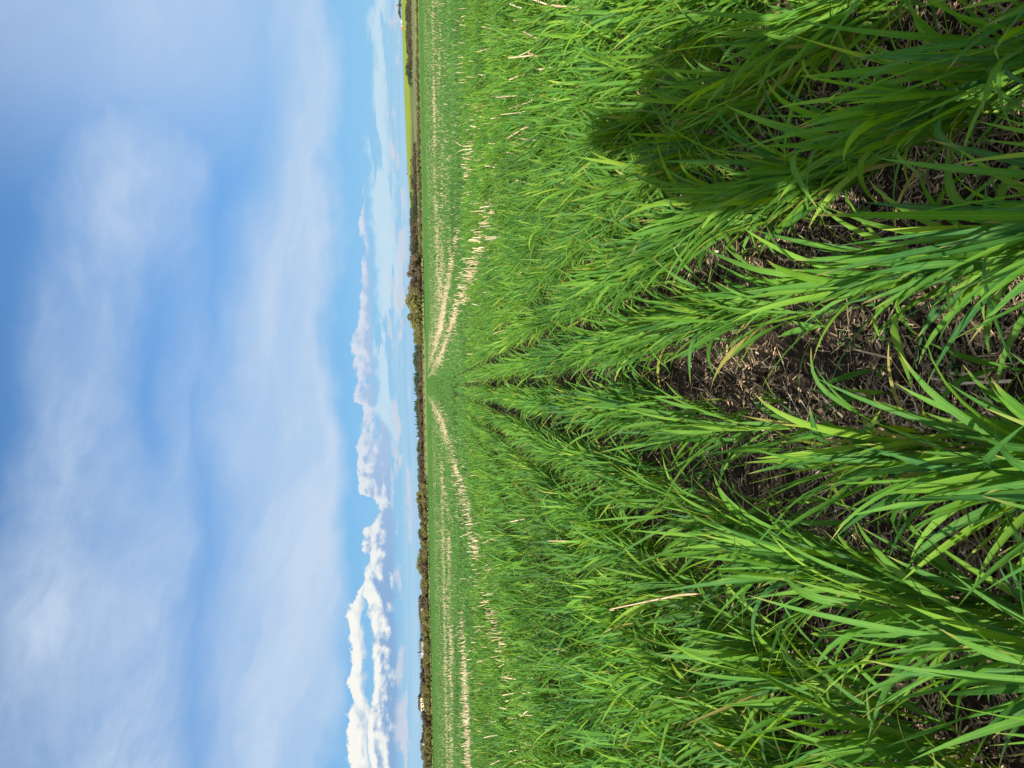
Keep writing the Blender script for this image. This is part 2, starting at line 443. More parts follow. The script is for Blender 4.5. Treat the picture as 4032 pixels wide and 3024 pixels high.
# stray seedlings between the rows
n = 420
sb = np.stack([ru(n, -3.2, 3.2), ru(n, .5, 5.0), np.zeros(n)], -1)
sb = sb[inside(sb[:, 0], sb[:, 1], .5)]
sb[:, 2] = ground(sb[:, 0], sb[:, 1])
partsS = tillers(sb, np.clip(rn(len(sb), .5, .12), .25, .8), nleaf=3)
# the plants that show largest become things of their own
px, py, pz = project(baseA + np.array([0, 0, .24]) * hA[:, None])
vis = (px > 1500) & (px < 4150) & (py > -60) & (py < 3084) & (pz > .3)
rowk = np.round((baseA[:, 0] - ROW0) / ROWS).astype(int)
order = np.argsort(np.where(vis, pz, 1e9))
single = []
used = np.zeros(len(baseA), bool)
for i in order:
    if len(single) >= 300 or not vis[i]: break
    if used[i]: continue
    near = np.where((~used) & (rowk == rowk[i]) & (np.hypot(baseA[:, 0] - baseA[i, 0], baseA[:, 1] - baseA[i, 1]) < .022))[0][:3]
    used[near] = True; single.append(near)
ROWNAME = {0: ('in the seed row bordering the bare soil strip, on its right', 'row right of the bare soil'),
           -1: ('in the seed row bordering the bare soil strip, on its left', 'row left of the bare soil'),
           -2: ('in the second seed row left of the bare soil strip', 'second row left of the bare soil'),
           -3: ('in the third seed row left of the bare soil strip', 'third row left of the bare soil'),
           1: ('in the second seed row right of the bare soil strip', 'second row right of the bare soil'),
           2: ('in the third seed row right of the bare soil strip', 'third row right of the bare soil')}
for idx in single:
    pk = Pack(); org = baseA[idx].mean(0)
    emit(pk, partsA, 10, 3, idx)
    pk.V = [vv - org for vv in pk.V]
    o = link('cereal_plant', pk.mesh('cereal_plant', M_LEAF)); o.location = org
    k = int(rowk[idx[0]])
    side = 'left' if k < -3 else 'right'
    lab, grp = ROWNAME.get(k, (f'in the outer seed rows on the {side}', f'outer rows on the {side}'))
    tag(o, 'green cereal plant ' + lab, 'cereal plant', 'cereal plants of the ' + grp)
pack = Pack()
emit(pack, partsA, 9, 3, np.where(~used)[0])
emit(pack, partsS, 7, 3, None)

# ---- zone B, 5.2 to 15 m
B = []
for k in range(-34, 35):
    x0 = ROW0 + ROWS * k
    n = int(9.8 * 66)
    yy = ru(n, 5.2, 15.0); xx = x0 + rn(n, 0, .019) + .015 * np.sin(yy * 2.1 + k)
    thin = fbm(xx * 1.3 + 5, yy * 1.2, 78, 2)
    ok = inside(xx, yy, .9) & (ru(n) < .34 + 1.0 * sstep(.30, .6, thin))
    B.append(np.stack([xx[ok], yy[ok], ground(xx[ok], yy[ok])], -1))
bB = np.concatenate(B)
hB = crop_height(bB[:, 0], bB[:, 1]) * np.clip(rn(len(bB), 1, .10), .7, 1.25)
emit(pack, tillers(bB, hB, wide=1.08, stem=False, open_=.80, tint0=np.clip(.47 + .35 * (fbm(bB[:, 0] * .7, bB[:, 1] * .7, 12, 2) - .5), .05, .9)), 6, 2)

# ---- beyond 15 m: rows and patches repeated by geometry nodes over points
patches = bpy.data.collections.new('crop_patches')
def patch(n_rows, ln, per_m, wide, hf, S, nleaf):
    pk = Pack()
    xx = np.repeat((np.arange(n_rows) - (n_rows - 1) / 2) * ROWS, int(per_m * ln))
    yy = ru(len(xx), -ln / 2, ln / 2); xx = xx + rn(len(xx), 0, .024)
    bb = np.stack([xx, yy, 0 * xx], -1)
    emit(pk, tillers(bb, np.full(len(xx), hf) * np.clip(rn(len(xx), 1, .12), .6, 1.3), wide=wide, nleaf=nleaf, stem=False, open_=.8), S, 2)
    me = pk.mesh('crop_patch', M_LEAF_FAR)
    return me
names = []
for q in range(5): names.append(patch(1, 1.0, 40, 1.4, .80, 4, 4))
for q in range(5): names.append(patch(4, 4.0, 9, 3.2, .84, 3, 3))
for q, me in enumerate(names):
    o = bpy.data.objects.new('crop_patch_%02d' % q, me); patches.objects.link(o)
ptsl = []
for k in range(-80, 81):
    x0 = ROW0 + ROWS * k
    yy = np.arange(15.5, 44, 1.0) + (k % 3) * .3
    xx = np.full(len(yy), x0)
    ok = inside(xx, yy, 1.0) & (ru(len(yy)) < .985)
    ptsl.append(np.stack([xx[ok], yy[ok], np.zeros(ok.sum())], -1))
nC = sum(len(q) for q in ptsl)
for k in range(-150, 151):
    x0 = ROW0 + ROWS * 1.5 + 4 * ROWS * k
    yy = np.arange(46, 299, 3.6) + (k * 37 % 10) * .36
    xx = np.full(len(yy), x0)
    ok = inside(xx, yy, 2.0) & (yy < 298)
    ptsl.append(np.stack([xx[ok], yy[ok], np.ones(ok.sum())], -1))
P = np.concatenate(ptsl); typ = P[:, 2].copy()
P[:, 2] = ground(P[:, 0], P[:, 1])
nP = len(P)
extra = dict(co=P, inst=np.ones(nP), variant=np.where(typ > .5, 5 + rng.integers(0, 5, nP), rng.integers(0, 5, nP)).astype(float),
             rot=np.where(rng.random(nP) < .5, 0, PI) * 0 + rn(nP, 0, .02), hs=crop_height(P[:, 0], P[:, 1]) / .85)
crop = link('cereal_crop', pack.mesh('cereal_crop', M_LEAF, extra))
tag(crop, 'dense young green cereal crop in long rows running to the far field edge', 'crop', kind='stuff')
ng = bpy.data.node_groups.new('crop_rows', 'GeometryNodeTree')
ng.interface.new_socket('Geometry', in_out='INPUT', socket_type='NodeSocketGeometry')
ng.interface.new_socket('Geometry', in_out='OUTPUT', socket_type='NodeSocketGeometry')
N_ = ng.nodes; L_ = ng.links
gi = N_.new('NodeGroupInput'); go = N_.new('NodeGroupOutput')
def nattr(name):
    a = N_.new('GeometryNodeInputNamedAttribute'); a.data_type = 'FLOAT'; a.inputs['Name'].default_value = name
    return a.outputs['Attribute']
cmp_ = N_.new('FunctionNodeCompare'); cmp_.data_type = 'FLOAT'; cmp_.operation = 'GREATER_THAN'
L_.new(nattr('inst'), cmp_.inputs[0]); cmp_.inputs[1].default_value = .5
sep = N_.new('GeometryNodeSeparateGeometry'); sep.domain = 'POINT'
L_.new(gi.outputs[0], sep.inputs[0]); L_.new(cmp_.outputs[0], sep.inputs[1])
ci = N_.new('GeometryNodeCollectionInfo'); ci.inputs[0].default_value = patches; ci.inputs[1].default_value = True; ci.inputs[2].default_value = True
iop = N_.new('GeometryNodeInstanceOnPoints'); iop.inputs['Pick Instance'].default_value = True
L_.new(sep.outputs[0], iop.inputs['Points']); L_.new(ci.outputs[0], iop.inputs['Instance'])
f2i = N_.new('FunctionNodeFloatToInt'); L_.new(nattr('variant'), f2i.inputs[0]); L_.new(f2i.outputs[0], iop.inputs['Instance Index'])
cx = N_.new('ShaderNodeCombineXYZ'); L_.new(nattr('rot'), cx.inputs[2]); L_.new(cx.outputs[0], iop.inputs['Rotation'])
cs = N_.new('ShaderNodeCombineXYZ'); cs.inputs[0].default_value = 1; cs.inputs[1].default_value = 1; L_.new(nattr('hs'), cs.inputs[2]); L_.new(cs.outputs[0], iop.inputs['Scale'])
jn = N_.new('GeometryNodeJoinGeometry'); L_.new(sep.outputs[1], jn.inputs[0]); L_.new(iop.outputs[0], jn.inputs[0]); L_.new(jn.outputs[0], go.inputs[0])
md = crop.modifiers.new('rows', 'NODES'); md.node_group = ng

# ------------------------------------------------------------------ stubble
def sticks(base, dirv, length, rad, sides, tint, cut=True):
    """N cut straw stalks with an oblique open top"""
    N = len(base)
    up = dirv / np.linalg.norm(dirv, axis=1)[:, None]
    s = np.cross(up, np.array([.3, .9, .1])); s /= np.linalg.norm(s, axis=1)[:, None]
    q = np.cross(up, s)
    an = np.arange(sides) * 2 * PI / sides
    ring = s[:, None] * np.cos(an)[None, :, None] + q[:, None] * np.sin(an)[None, :, None]
    tilt = rng.normal(0, .8, (N, 1)) * np.cos(an)[None]
    lv = [(0, 1.1), (.42, 1.0), (.47, 1.22), (.52, 1.0), (1.0, .92)] if sides > 4 else [(0, 1.1), (1.0, .95)]
    bow = np.cross(up, rng.normal(0, 1, (N, 3))) * (.06 * length)[:, None]
    Vl = []
    for t, rf in lv:
        c = base + up * (length * t)[:, None] + bow * (4 * t * (1 - t))
        v = c[:, None] + ring * (rad * rf)[:, None, None]
        if t == 1.0: v = v + up[:, None] * (tilt * rad[:, None])[..., None]
        Vl.append(v)
    Vl.append((base + up * (length * .97)[:, None])[:, None] + ring * (rad * .45)[:, None, None])   # inner lip: the stalk is hollow
    V = np.stack(Vl, 1); nl = len(Vl); nv = nl * sides
    a = np.arange(sides); b2 = (a + 1) % sides
    q4 = np.concatenate([np.stack([l * sides + a, l * sides + b2, (l + 1) * sides + b2, (l + 1) * sides + a], -1) for l in range(nl - 1)])
    Fq = (np.arange(N)[:, None, None] * nv + q4[None]).reshape(-1, 4)
    return V.reshape(-1, 3), Fq, np.repeat(tint, nv)

NS = 260000
Yr = np.exp(ru(NS, math.log(3.3), math.log(200))); Xr = ru(NS, -1, 1) * (.54 * Yr + .5)
# even cover on the ground: weight by area, then by the strip density; stalks stand in the old seed rows
dens = stub_density(Xr, Yr)
row = .30
Xq = np.round(Xr / row) * row + rn(NS, 0, .035)
want = dens * 85.0 * np.where(Yr > 30, .8, 1)
area = (2 * (.54 * Yr + .5)) * Yr * math.log(200 / 3.3) / NS
keep = ru(NS) < np.clip(want * area, 0, 1)
Xq = np.where(Yr > 22, Xr, Xq)
sbse = np.stack([Xq[keep], Yr[keep], ground(Xq[keep], Yr[keep])], -1)
# stalks one can pick out by eye in the photograph: (top pixel x, y, length, canopy height there)
PICK = [(2436, 2395, .30, .425), (2172, 2122, .22, .30), (1848, 1506, .22, .28), (2032, 170, .30, .33), (2010, 210, .32, .33), (2060, 195, .28, .3),
        (1960, 365, .30, .32), (1945, 385, .28, .3), (1972, 430, .30, .32), (2000, 505, .26, .3), (2060, 580, .22, .3), (2082, 70, .25, .3),
        (1985, 2700, .30, .3), (1910, 2900, .3, .3), (1852, 2195, .32, .32), (1940, 2520, .3, .32), (1810, 2095, .34, .34)]
pb = []; pl = []
for x, y, ln, zc in PICK:
    h = hit(x, y, zc); d = h[:2] * .0
    pb.append([h[0], h[1], ground(h[0], h[1])]); pl.append(zc - ground(h[0], h[1]) + .02)
sbse = np.concatenate([np.array(pb), sbse]); ns = len(sbse)
dirv = np.stack([rn(ns, 0, .16), rn(ns, -.02, .16), np.ones(ns)], -1)
slen = np.clip(rn(ns, .235, .05), .12, .36) + .05 * sstep(20, 50, sbse[:, 1])
slen[:len(pl)] = pl
dirv[:3, :2] *= .25
lying = (ru(ns) < .05); lying[:len(pl)] = False
dirv[lying, 2] = .35
srad = np.clip(rn(ns, .0048, .0012), .0025, .008) * (1 + .5 * sstep(15, 60, sbse[:, 1]))
srad[:3] = .0032
stin = np.clip(rn(ns, .56, .27), 0, 1)
cx_, cy_, cz_ = project(sbse + np.array([0, 0, .2]))
inview = (cx_ > 0) & (cx_ < 4032) & (cy_ > 0) & (cy_ < 3024)
od = np.argsort(np.where(inview, cz_, 1e9)); od = np.concatenate([np.arange(len(pl)), od[~np.isin(od, np.arange(len(pl)))]])
stin[:3] = .35
big = od[:300]; rest = np.setdiff1d(np.arange(ns), big)
for i in big:
    V, Fq, T = sticks(np.zeros((1, 3)), dirv[i:i + 1], slen[i:i + 1], srad[i:i + 1], 7, stin[i:i + 1])
    o = link('stubble_stalk', make_mesh('stubble_stalk', V, Fq, [M_STUB], {'tint': T})); o.location = sbse[i]
    X, Y = sbse[i, :2]
    if i < 3:
        lab = ['lone tall pale stalk standing among the nearer left crop rows', 'short pale stalk standing in the left crop rows beyond the lone tall one', 'single pale cut stalk standing in the middle rows where they converge'][i]
        tag(o, lab, 'stubble stalk'); continue
    side = 'right' if X > 0 else 'left'
    if abs(abs(X) - 2.3) < .8: lab, g = f'pale dry cut stalk in the nearest stubble strip on the {side}', f'stalks of the nearest stubble strip on the {side}'
    else: lab, g = f'pale dry cut stalk standing scattered in the green crop on the {side}', f'scattered stalks in the crop on the {side}'
    tag(o, lab, 'stubble stalk', g)
nearm = rest[sbse[rest, 1] < 26]; farm = rest[sbse[rest, 1] >= 26]
Vs = []; Fs = []; Ts = []; off = 0
for idx, sd in ((nearm, 6), (farm, 4)):
    if len(idx) == 0: continue
    V, Fq, T = sticks(sbse[idx], dirv[idx], slen[idx], srad[idx], sd, stin[idx])
    Vs.append(V); Fs.append(Fq + off); Ts.append(T); off += len(V)
o = link('stubble', make_mesh('stubble', np.concatenate(Vs), np.concatenate(Fs), [M_STUB], {'tint': np.concatenate(Ts)}))
tag(o, 'pale dry stubble standing in thin strips across the green crop', 'stubble', kind='stuff')
print('stubble', ns, 'tillers A', len(baseA), 'B', len(bB), 'patches', nC, nP - nC)

# ------------------------------------------------------------------ straw litter
n = 170000
X = ru(n, -1, 1); Yl = .55 + 5.4 * ru(n) ** 2.4; X = X * (.53 * Yl + .45)
clump = fbm(X * 7, Yl * 7, 55, 3)
k = ru(n) < .32 + 1.0 * sstep(.36, .58, clump); X = X[k]; Yl = Yl[k]; n = len(X)
def litter(X, Y, L, W, z0, tint, S=2):
    n = len(X); ang = ru(n, 0, 2 * PI)
    gz = ground(X, Y) + (fbm(X * 9, Y * 9, 5, 4) - .5) * .035 + np.cos((X - .165) / .275 * 2 * PI) * .006
    base = np.stack([X, Y, gz + z0], -1)
    th = PI / 2 + rn(n, 0, .16)
    return blades(base, ang, th, rn(n, 0, .25), L, W, rn(n, 0, .4), S, 3, .35, powr=1, prof='stem', tint=tint)
pk = Pack()
pk.add(litter(X, Yl, np.clip(np.exp(rn(n, math.log(.017), .75)), .004, .11), np.clip(np.exp(rn(n, math.log(.0026), .6)), .0007, .010), ru(n, .0005, .010), np.clip(rn(n, .50, .26), 0, 1), S=1))
tag(link('straw_litter', pk.mesh('straw_litter', M_LITTER)), 'chopped brown straw scattered over the dark soil between crop rows', 'straw', kind='stuff')
# larger straws that one can tell apart
spots = [(3960, 1180, .16, .5, .006), (3930, 1210, .20, .55, .007), (4000, 1500, .15, 1.6, .006), (3900, 1480, .09, 1.5, .008), (3330, 1640, .10, 1.1, .006),
         (3420, 1560, .05, 1.2, .009), (3650, 1700, .06, .4, .005), (3540, 1690, .07, .3, .006), (3790, 1620, .08, 2.2, .005), (3290, 1700, .06, 1.7, .007),
         (2890, 2540, .14, 2.5, .006), (2960, 2620, .12, 2.3, .007), (3130, 2640, .08, .3, .005), (3450, 2880, .12, 1.5, .006), (3210, 2900, .07, .4, .005),
         (3420, 130, .09, 2.6, .007), (3470, 170, .08, 2.2, .008), (3390, 100, .06, 1.4, .006), (3640, 480, .10, 2.9, .005), (3800, 340, .14, 2.7, .004)]
for x, y, ln, an, w in spots:
    h = hit(x, y, .012)
    pk = Pack(); one = np.ones(1)
    pk.add(blades(np.zeros((1, 3)), an * one, (PI / 2 - .03) * one, .05 * one, ln * one, w * one, .3 * one, 5, 3, .4, powr=1, prof='stem', tint=np.array([random.choice([.8, .9, .94, .97])])))
    o = link('straw_piece', pk.mesh('straw_piece', M_LITTER)); o.location = (h[0], h[1], ground(h[0], h[1]) + .02)
    bare = 1150 < y < 1720
    tag(o, 'broken pale straw lying on the bare dark soil strip' if bare else ('broken pale straw lying on shaded soil between the right crop rows' if y < 1150 else 'broken pale straw lying on soil between the left crop rows'), 'straw',
        'broken straws on the bare soil strip' if bare else ('broken straws between the right rows' if y < 1150 else 'broken straws between the left rows'))
# clods of soil
def clod(r):
    n = 7; u = np.linspace(0, 2 * PI, n, endpoint=False); V = []
    for q in (.0, .45, .8):
        rr = r * math.sqrt(max(0, 1 - q * q)) * rng.uniform(.7, 1.15, n); V.append(np.stack([rr * np.cos(u), rr * np.sin(u), np.full(n, r * q * .7)], -1))
    V.append(np.array([[0, 0, r * .68]])); V = np.concatenate(V)
    a = np.arange(n); b2 = (a + 1) % n
    return V, np.concatenate([np.stack([l * n + a, l * n + b2, (l + 1) * n + b2, (l + 1) * n + a], -1) for l in range(2)]), np.stack([2 * n + a, 2 * n + b2, np.full(n, 3 * n)], -1)
Vs = []; Q = []; T3 = []; off = 0
for i in range(1700):
    Y = .6 + 3.6 * random.random() ** 1.3; X = random.uniform(-1, 1) * (.5 * Y + .3)
    V, q, t3 = clod(math.exp(random.gauss(math.log(.007), .75)))
    V = V + np.array([X, Y, ground(X, Y) + (fbm(np.array(X * 9), np.array(Y * 9), 5, 4) - .5) * .035 - .002])
    Vs.append(V); Q.append(q + off); T3.append(t3 + off); off += len(V)
tag(link('soil_crumbs', make_mesh('soil_crumbs', np.concatenate(Vs), [np.concatenate(Q), np.concatenate(T3)], [M_SOIL], smooth=False)), 'crumbs of dark soil lying between the crop rows', 'soil', kind='stuff')
# small broad-leaved weeds
def weed():
    Vs = []; Fs = []; off = 0
    for k in range(random.choice([2, 3, 4])):
        a = k * 2.2 + random.uniform(-.3, .3); n = 8; L = random.uniform(.010, .018); Wd = L * .55
        t = np.linspace(0, 1, n); w = Wd * np.sin(PI * t ** .8) * .5 + .0004
        xx = .004 + L * t; zz = .014 + .006 * np.sin(PI * t) - .004 * t
        for s in (-1, 0, 1):
            Vs.append(np.stack([xx * math.cos(a) - s * w * math.sin(a), xx * math.sin(a) + s * w * math.cos(a), zz + (abs(s)) * .0012], -1))
        q = np.arange(n - 1)
        for s in range(2): Fs.append(np.stack([off + s * n + q, off + s * n + q + 1, off + (s + 1) * n + q + 1, off + (s + 1) * n + q], -1))
        off += 3 * n
    st, sf, _ = sticks(np.zeros((1, 3)), np.array([[.05, .02, 1.]]), np.array([.016]), np.array([.0009]), 4, np.zeros(1))
    Vs.append(st); Fs.append(sf + off)
    V = np.concatenate(Vs)
    return make_mesh('weed_seedling', V, np.concatenate(Fs), [M_LEAF], {'tint': np.full(len(V), .25), 'tt': np.full(len(V), .4)}, np.full((len(V), 2), .3))
for x, y in [(3390, 820), (3405, 835), (3640, 1290), (3600, 1110), (3250, 410), (3320, 400), (3170, 1960), (3560, 1120), (3310, 1330), (3760, 1440), (3490, 1330)]:
    h = hit(x, y, .02)
    o = link('weed_seedling', weed()); o.location = (h[0], h[1], ground(h[0], h[1])); o.rotation_euler = (0, 0, random.uniform(0, 6)); o.scale = (1.25,) * 3
    tag(o, 'tiny broad-leaved weed seedling on the soil between the rows', 'weed', 'weed seedlings on the soil')

# ------------------------------------------------------------------ trees and shrubs
def crown_mat(name, stops):
    return leaf_material(name, stops, trans=.2, rough=.7, far=True, patch=(.9, 1.1))
M_DARK = crown_mat('dark_foliage', [(0, (.022, .036, .018)), (.5, (.040, .062, .026)), (1, (.07, .095, .035))])
M_OLIVE = crown_mat('olive_foliage', [(0, (.062, .068, .024)), (.5, (.12, .12, .038)), (1, (.19, .18, .06))])
M_BROWN = crown_mat('bare_twigs', [(0, (.046, .036, .024)), (.5, (.082, .064, .041)), (1, (.14, .108, .068))])
M_SPRUCE = crown_mat('spruce_needles', [(0, (.014, .026, .018)), (.6, (.026, .044, .026)), (1, (.045, .065, .03))])
M_SHRUB = crown_mat('shrub_foliage', [(0, (.045, .06, .02)), (.5, (.085, .10, .03)), (1, (.14, .15, .04))])
M_BARK = rough_mat('grey_bark', (.07, .055, .042), (.14, .115, .09), 6)

def limbs(specs):
    Vs = []; Fs = []; off = 0
    for p0, p1, r0, r1 in specs:
        p0 = np.array(p0, float); p1 = np.array(p1, float); d = p1 - p0; d /= np.linalg.norm(d)
        s = np.cross(d, [.31, .77, .2]); s /= np.linalg.norm(s); q = np.cross(d, s)
        an = np.arange(5) * 2 * PI / 5
        ring = s[None] * np.cos(an)[:, None] + q[None] * np.sin(an)[:, None]
        Vs += [p0 + ring * r0, p1 + ring * r1]
        a = np.arange(5); b2 = (a + 1) % 5
        Fs.append(np.stack([off + a, off + b2, off + 5 + b2, off + 5 + a], -1)); off += 10
    return np.concatenate(Vs), np.concatenate(Fs)
def cards(C, size, nrm_jit=1.0, long=1.0, up=0.0, tint=None):
    n = len(C)
    u = rng.normal(0, 1, (n, 3)); u[:, 2] += up * 3; u /= np.linalg.norm(u, axis=1)[:, None]
    w = rng.normal(0, 1, (n, 3)); w -= u * (u * w).sum(1)[:, None]; w /= np.linalg.norm(w, axis=1)[:, None]
    s = size[:, None]
    V = np.stack([C - u * s * long, C + w * s * .6, C + u * s * long, C - w * s * .6], 1).reshape(-1, 3)
    return V, (np.arange(n)[:, None] * 4 + np.arange(4)[None]), np.repeat(rng.random(n) if tint is None else tint, 4)
def broad(h, w, n, mat, twiggy=0.0, low=.12, lobes=9):
    """a bush or tree: stems, and a crown of many leaf clumps on uneven lobes"""
    lc = np.stack([rng.normal(0, w * .24, lobes), rng.normal(0, w * .24, lobes), h * (low + .22 + ru(lobes, 0, .50))], -1)
    lr = ru(lobes, .13, .27) * w
    which = rng.integers(0, lobes, n)
    d = rng.normal(0, 1, (n, 3)); d /= np.linalg.norm(d, axis=1)[:, None]
    rad = lr[which] * ru(n, .25, 1.0) ** .5
    C = lc[which] + d * rad[:, None] * np.array([1.15, 1.15, .95])
    C[:, 2] = np.clip(C[:, 2], h * low * .6, h * 1.03)
    tint = np.clip(.45 + rn(n, 0, .17) + (rng.random(lobes) - .5)[which] * .55, 0, 1)
    V, Fc, T = cards(C, np.clip(rn(n, .055, .02), .02, .12) * h ** .5 * 1.15, long=1 + 2.2 * twiggy, up=twiggy * .45, tint=tint)
    sp = [((0, 0, -.1), (rn(1, 0, .03)[0] * h, rn(1, 0, .03)[0] * h, h * .4), h * .02, h * .013)]
    for q in range(lobes):
        sp.append(((rn(1, 0, .02)[0] * h, rn(1, 0, .02)[0] * h, h * ru(1, .02, .35)[0]), lc[q] + np.array([0, 0, lr[q] * .5]), h * .010, h * .003))
    tv, tf = limbs(sp)
    return make_mesh('trunk', tv, tf, [M_BARK]), make_mesh('crown', V, Fc, [mat], {'tint': T, 'tt': np.zeros(len(V))}, smooth=False)
def spruce(h, w, n, mat):
    lev = ru(n) ** 1.25; r = w * .5 * (1 - lev) * (.45 + .55 * ru(n) ** .5) * (1 + .25 * np.sin(lev * 55)) + .02
    a = ru(n, 0, 2 * PI)
    C = np.stack([r * np.cos(a), r * np.sin(a), h * (.06 + .94 * lev) - r * .25], -1)
    V, Fc, T = cards(C, np.clip(rn(n, .09, .03), .03, .2) * h ** .5 * .8, long=1.3)
    tv, tf = limbs([((0, 0, -.1), (0, 0, h * .95), h * .018, h * .004)])
    return make_mesh('trunk', tv, tf, [M_BARK]), make_mesh('crown', V, Fc, [mat], {'tint': T, 'tt': np.zeros(len(V))}, smooth=False)
LIB = {
    'dark': [broad(5.0, 5.0, 1500, M_DARK, .1) for _ in range(4)],
    'olive': [broad(4.0, 4.4, 1900, M_OLIVE, .35, lobes=12) for _ in range(4)],
    'brown': [broad(4.0, 4.2, 2000, M_BROWN, .9, lobes=12) for _ in range(4)],
    'spruce': [spruce(7.0, 3.0, 900, M_SPRUCE) for _ in range(3)],
    'shrub': [broad(1.3, 1.8, 420, M_SHRUB, .2, low=.02, lobes=6) for _ in range(4)],
    'brownshrub': [broad(1.5, 2.0, 420, M_BROWN, .7, low=.02, lobes=6) for _ in range(3)],
}
LIBH = {'dark': 5, 'olive': 4, 'brown': 4, 'spruce': 7, 'shrub': 1.3, 'brownshrub': 1.5}
NAME = {'dark': 'tree', 'olive': 'bush', 'brown': 'bush', 'spruce': 'spruce_tree', 'shrub': 'shrub', 'brownshrub': 'shrub'}
CAT = {'dark': 'tree', 'olive': 'bush', 'brown': 'bush', 'spruce': 'spruce', 'shrub': 'shrub', 'brownshrub': 'shrub'}
def plant(kind, X, Y, h, label, group=None, sx=None):
    tr, cr = random.choice(LIB[kind])
    s = h / LIBH[kind]; sw = s * (random.uniform(.85, 1.2) if sx is None else sx)
    o = empty(NAME[kind], (X, Y, float(ground(X, Y)) - .03), random.uniform(0, 6.28), (sw, sw, s))
    link('trunk', tr, o); link('crown', cr, o)
    return tag(o, label, CAT[kind], group)
def atpx(y, Y):
    """X at photograph row y and distance Y"""
    return (1504 - y) / F * Y
def Etop(x, y): return 1668 + .0197 * (y - 1504) - x
def belt(kind, ys, Y, dY, tops, label, group, mode='top', jit=.2, sx=None):
    for y in ys:
        YY = Y + random.uniform(-dY, dY); X = atpx(y, YY)
        e = np.interp(y, [q[0] for q in tops], [Etop(q[1], q[0]) for q in tops])
        h = CAM[2] + e / F * YY - float(ground(X, YY))
        if h < .3: h = .3
        plant(kind, X, YY, 1.18 * h * random.uniform(1 - jit * 1.5, 1 + jit * .6), label, group, sx)
def spread_y(a, b, n): return [a + (b - a) * (i + random.uniform(.1, .9)) / n for i in range(n)]
# right: dark tree belt at the foot of the hill
belt('dark', spread_y(-40, 325, 34), 560, 12, [(0, 1601), (120, 1598), (180, 1604), (300, 1600), (325, 1606)], 'dark green tree in the belt at the foot of the yellow hill field', 'dark trees below the hill field', sx=1.25)
belt('brown', spread_y(-40, 250, 16), 545, 8, [(0, 1606), (300, 1610)], 'bare grey bush mixed into the dark tree belt below the hill', 'bare bushes in the dark tree belt')
# on the hill crest
belt('dark', spread_y(-40, 88, 16), 1490, 20, [(-20, 1571), (30, 1570), (55, 1573), (88, 1583)], 'dark tree in the grove on the crest of the hill', 'trees of the hill crest grove', sx=1.3)
plant('spruce', atpx(18, 1480), 1480, 10.5, 'pointed spruce rising above the grove on the hill crest')
belt('dark', spread_y(632, 680, 6), 1480, 10, [(640, 1602), (680, 1602)], 'dark tree in the small copse on the hill skyline', 'trees of the small copse on the skyline', sx=1.2)
belt('dark', spread_y(600, 1000, 34), 900, 60, [(600, 1616), (700, 1616), (900, 1616), (1000, 1618)], 'dark green tree in the far wood below the skyline copse', 'trees of the far wood', sx=1.3)
belt('dark', spread_y(580, 1010, 20), 450, 8, [(560, 1629), (700, 1626), (1010, 1622)], 'low dark green tree standing among the bare thicket bushes', 'dark trees in the thicket', sx=1.3)
belt('spruce', spread_y(820, 1010, 9), 850, 30, [(800, 1614), (1010, 1616)], 'small dark spruce standing in the far wood', 'spruces of the far wood')
belt('brown', spread_y(560, 1010, 26), 455, 10, [(560, 1628), (700, 1624), (1010, 1622)], 'bare grey brown bush in the thicket before the far wood', 'bare bushes before the far wood', sx=1.3)
# right: low ditch shrubs along the far edge
belt('shrub', spread_y(-40, 1000, 95), 319, 3, [(0, 1636), (400, 1638), (700, 1645), (1000, 1651)], 'low olive shrub in the ditch along the far right field edge', 'olive ditch shrubs on the far right', jit=.25, sx=1.3)
belt('brownshrub', spread_y(-40, 900, 40), 318, 2, [(0, 1639), (500, 1642), (900, 1648)], 'low brown shrub in the ditch along the far right field edge', 'brown ditch shrubs on the far right', jit=.25)
# the bush clump right of the vanishing point
belt('brown', spread_y(1015, 1165, 11), 312, 4, [(1015, 1618), (1055, 1619), (1062, 1630), (1165, 1630)], 'bare brown bush in the clump right of where rows converge', 'bare brown bushes of the clump')
belt('olive', spread_y(1140, 1325, 11), 311, 4, [(1140, 1622), (1180, 1613), (1220, 1618), (1260, 1626), (1325, 1634)], 'olive budding bush in the clump right of where rows converge', 'olive bushes of the clump')
# centre: woods across the road
belt('dark', spread_y(1230, 2000, 60), 620, 25, [(1230, 1622), (1300, 1632), (1480, 1634), (1550, 1634), (1640, 1641), (2000, 1654)], 'dark green tree in the low wood behind the central field edge', 'dark trees behind the central edge', sx=1.2)
belt('spruce', spread_y(1380, 1760, 12), 600, 15, [(1380, 1634), (1560, 1636), (1760, 1644)], 'small spruce poking above the low wood in the centre', 'spruces of the central wood')
belt('brown', spread_y(1320, 1960, 60), 450, 10, [(1320, 1649), (1500, 1650), (1900, 1657)], 'bare brown bush in the band behind the central field edge', 'bare bushes behind the central edge', sx=1.4)
belt('shrub', spread_y(1320, 1900, 22), 326, 3, [(1320, 1661), (1900, 1671)], 'low yellow green shrub on the verge at the centre', 'low shrubs on the central verge', jit=.3)
for y in (1603, 1612, 1625, 1640, 1690):
    plant('dark', atpx(y, 640), 640, CAM[2] + (Etop(1640, y)) / F * 640 - float(ground(atpx(y, 640), 640)), 'thin dark tree sticking up above the wood left of centre', 'thin trees left of centre', .35)
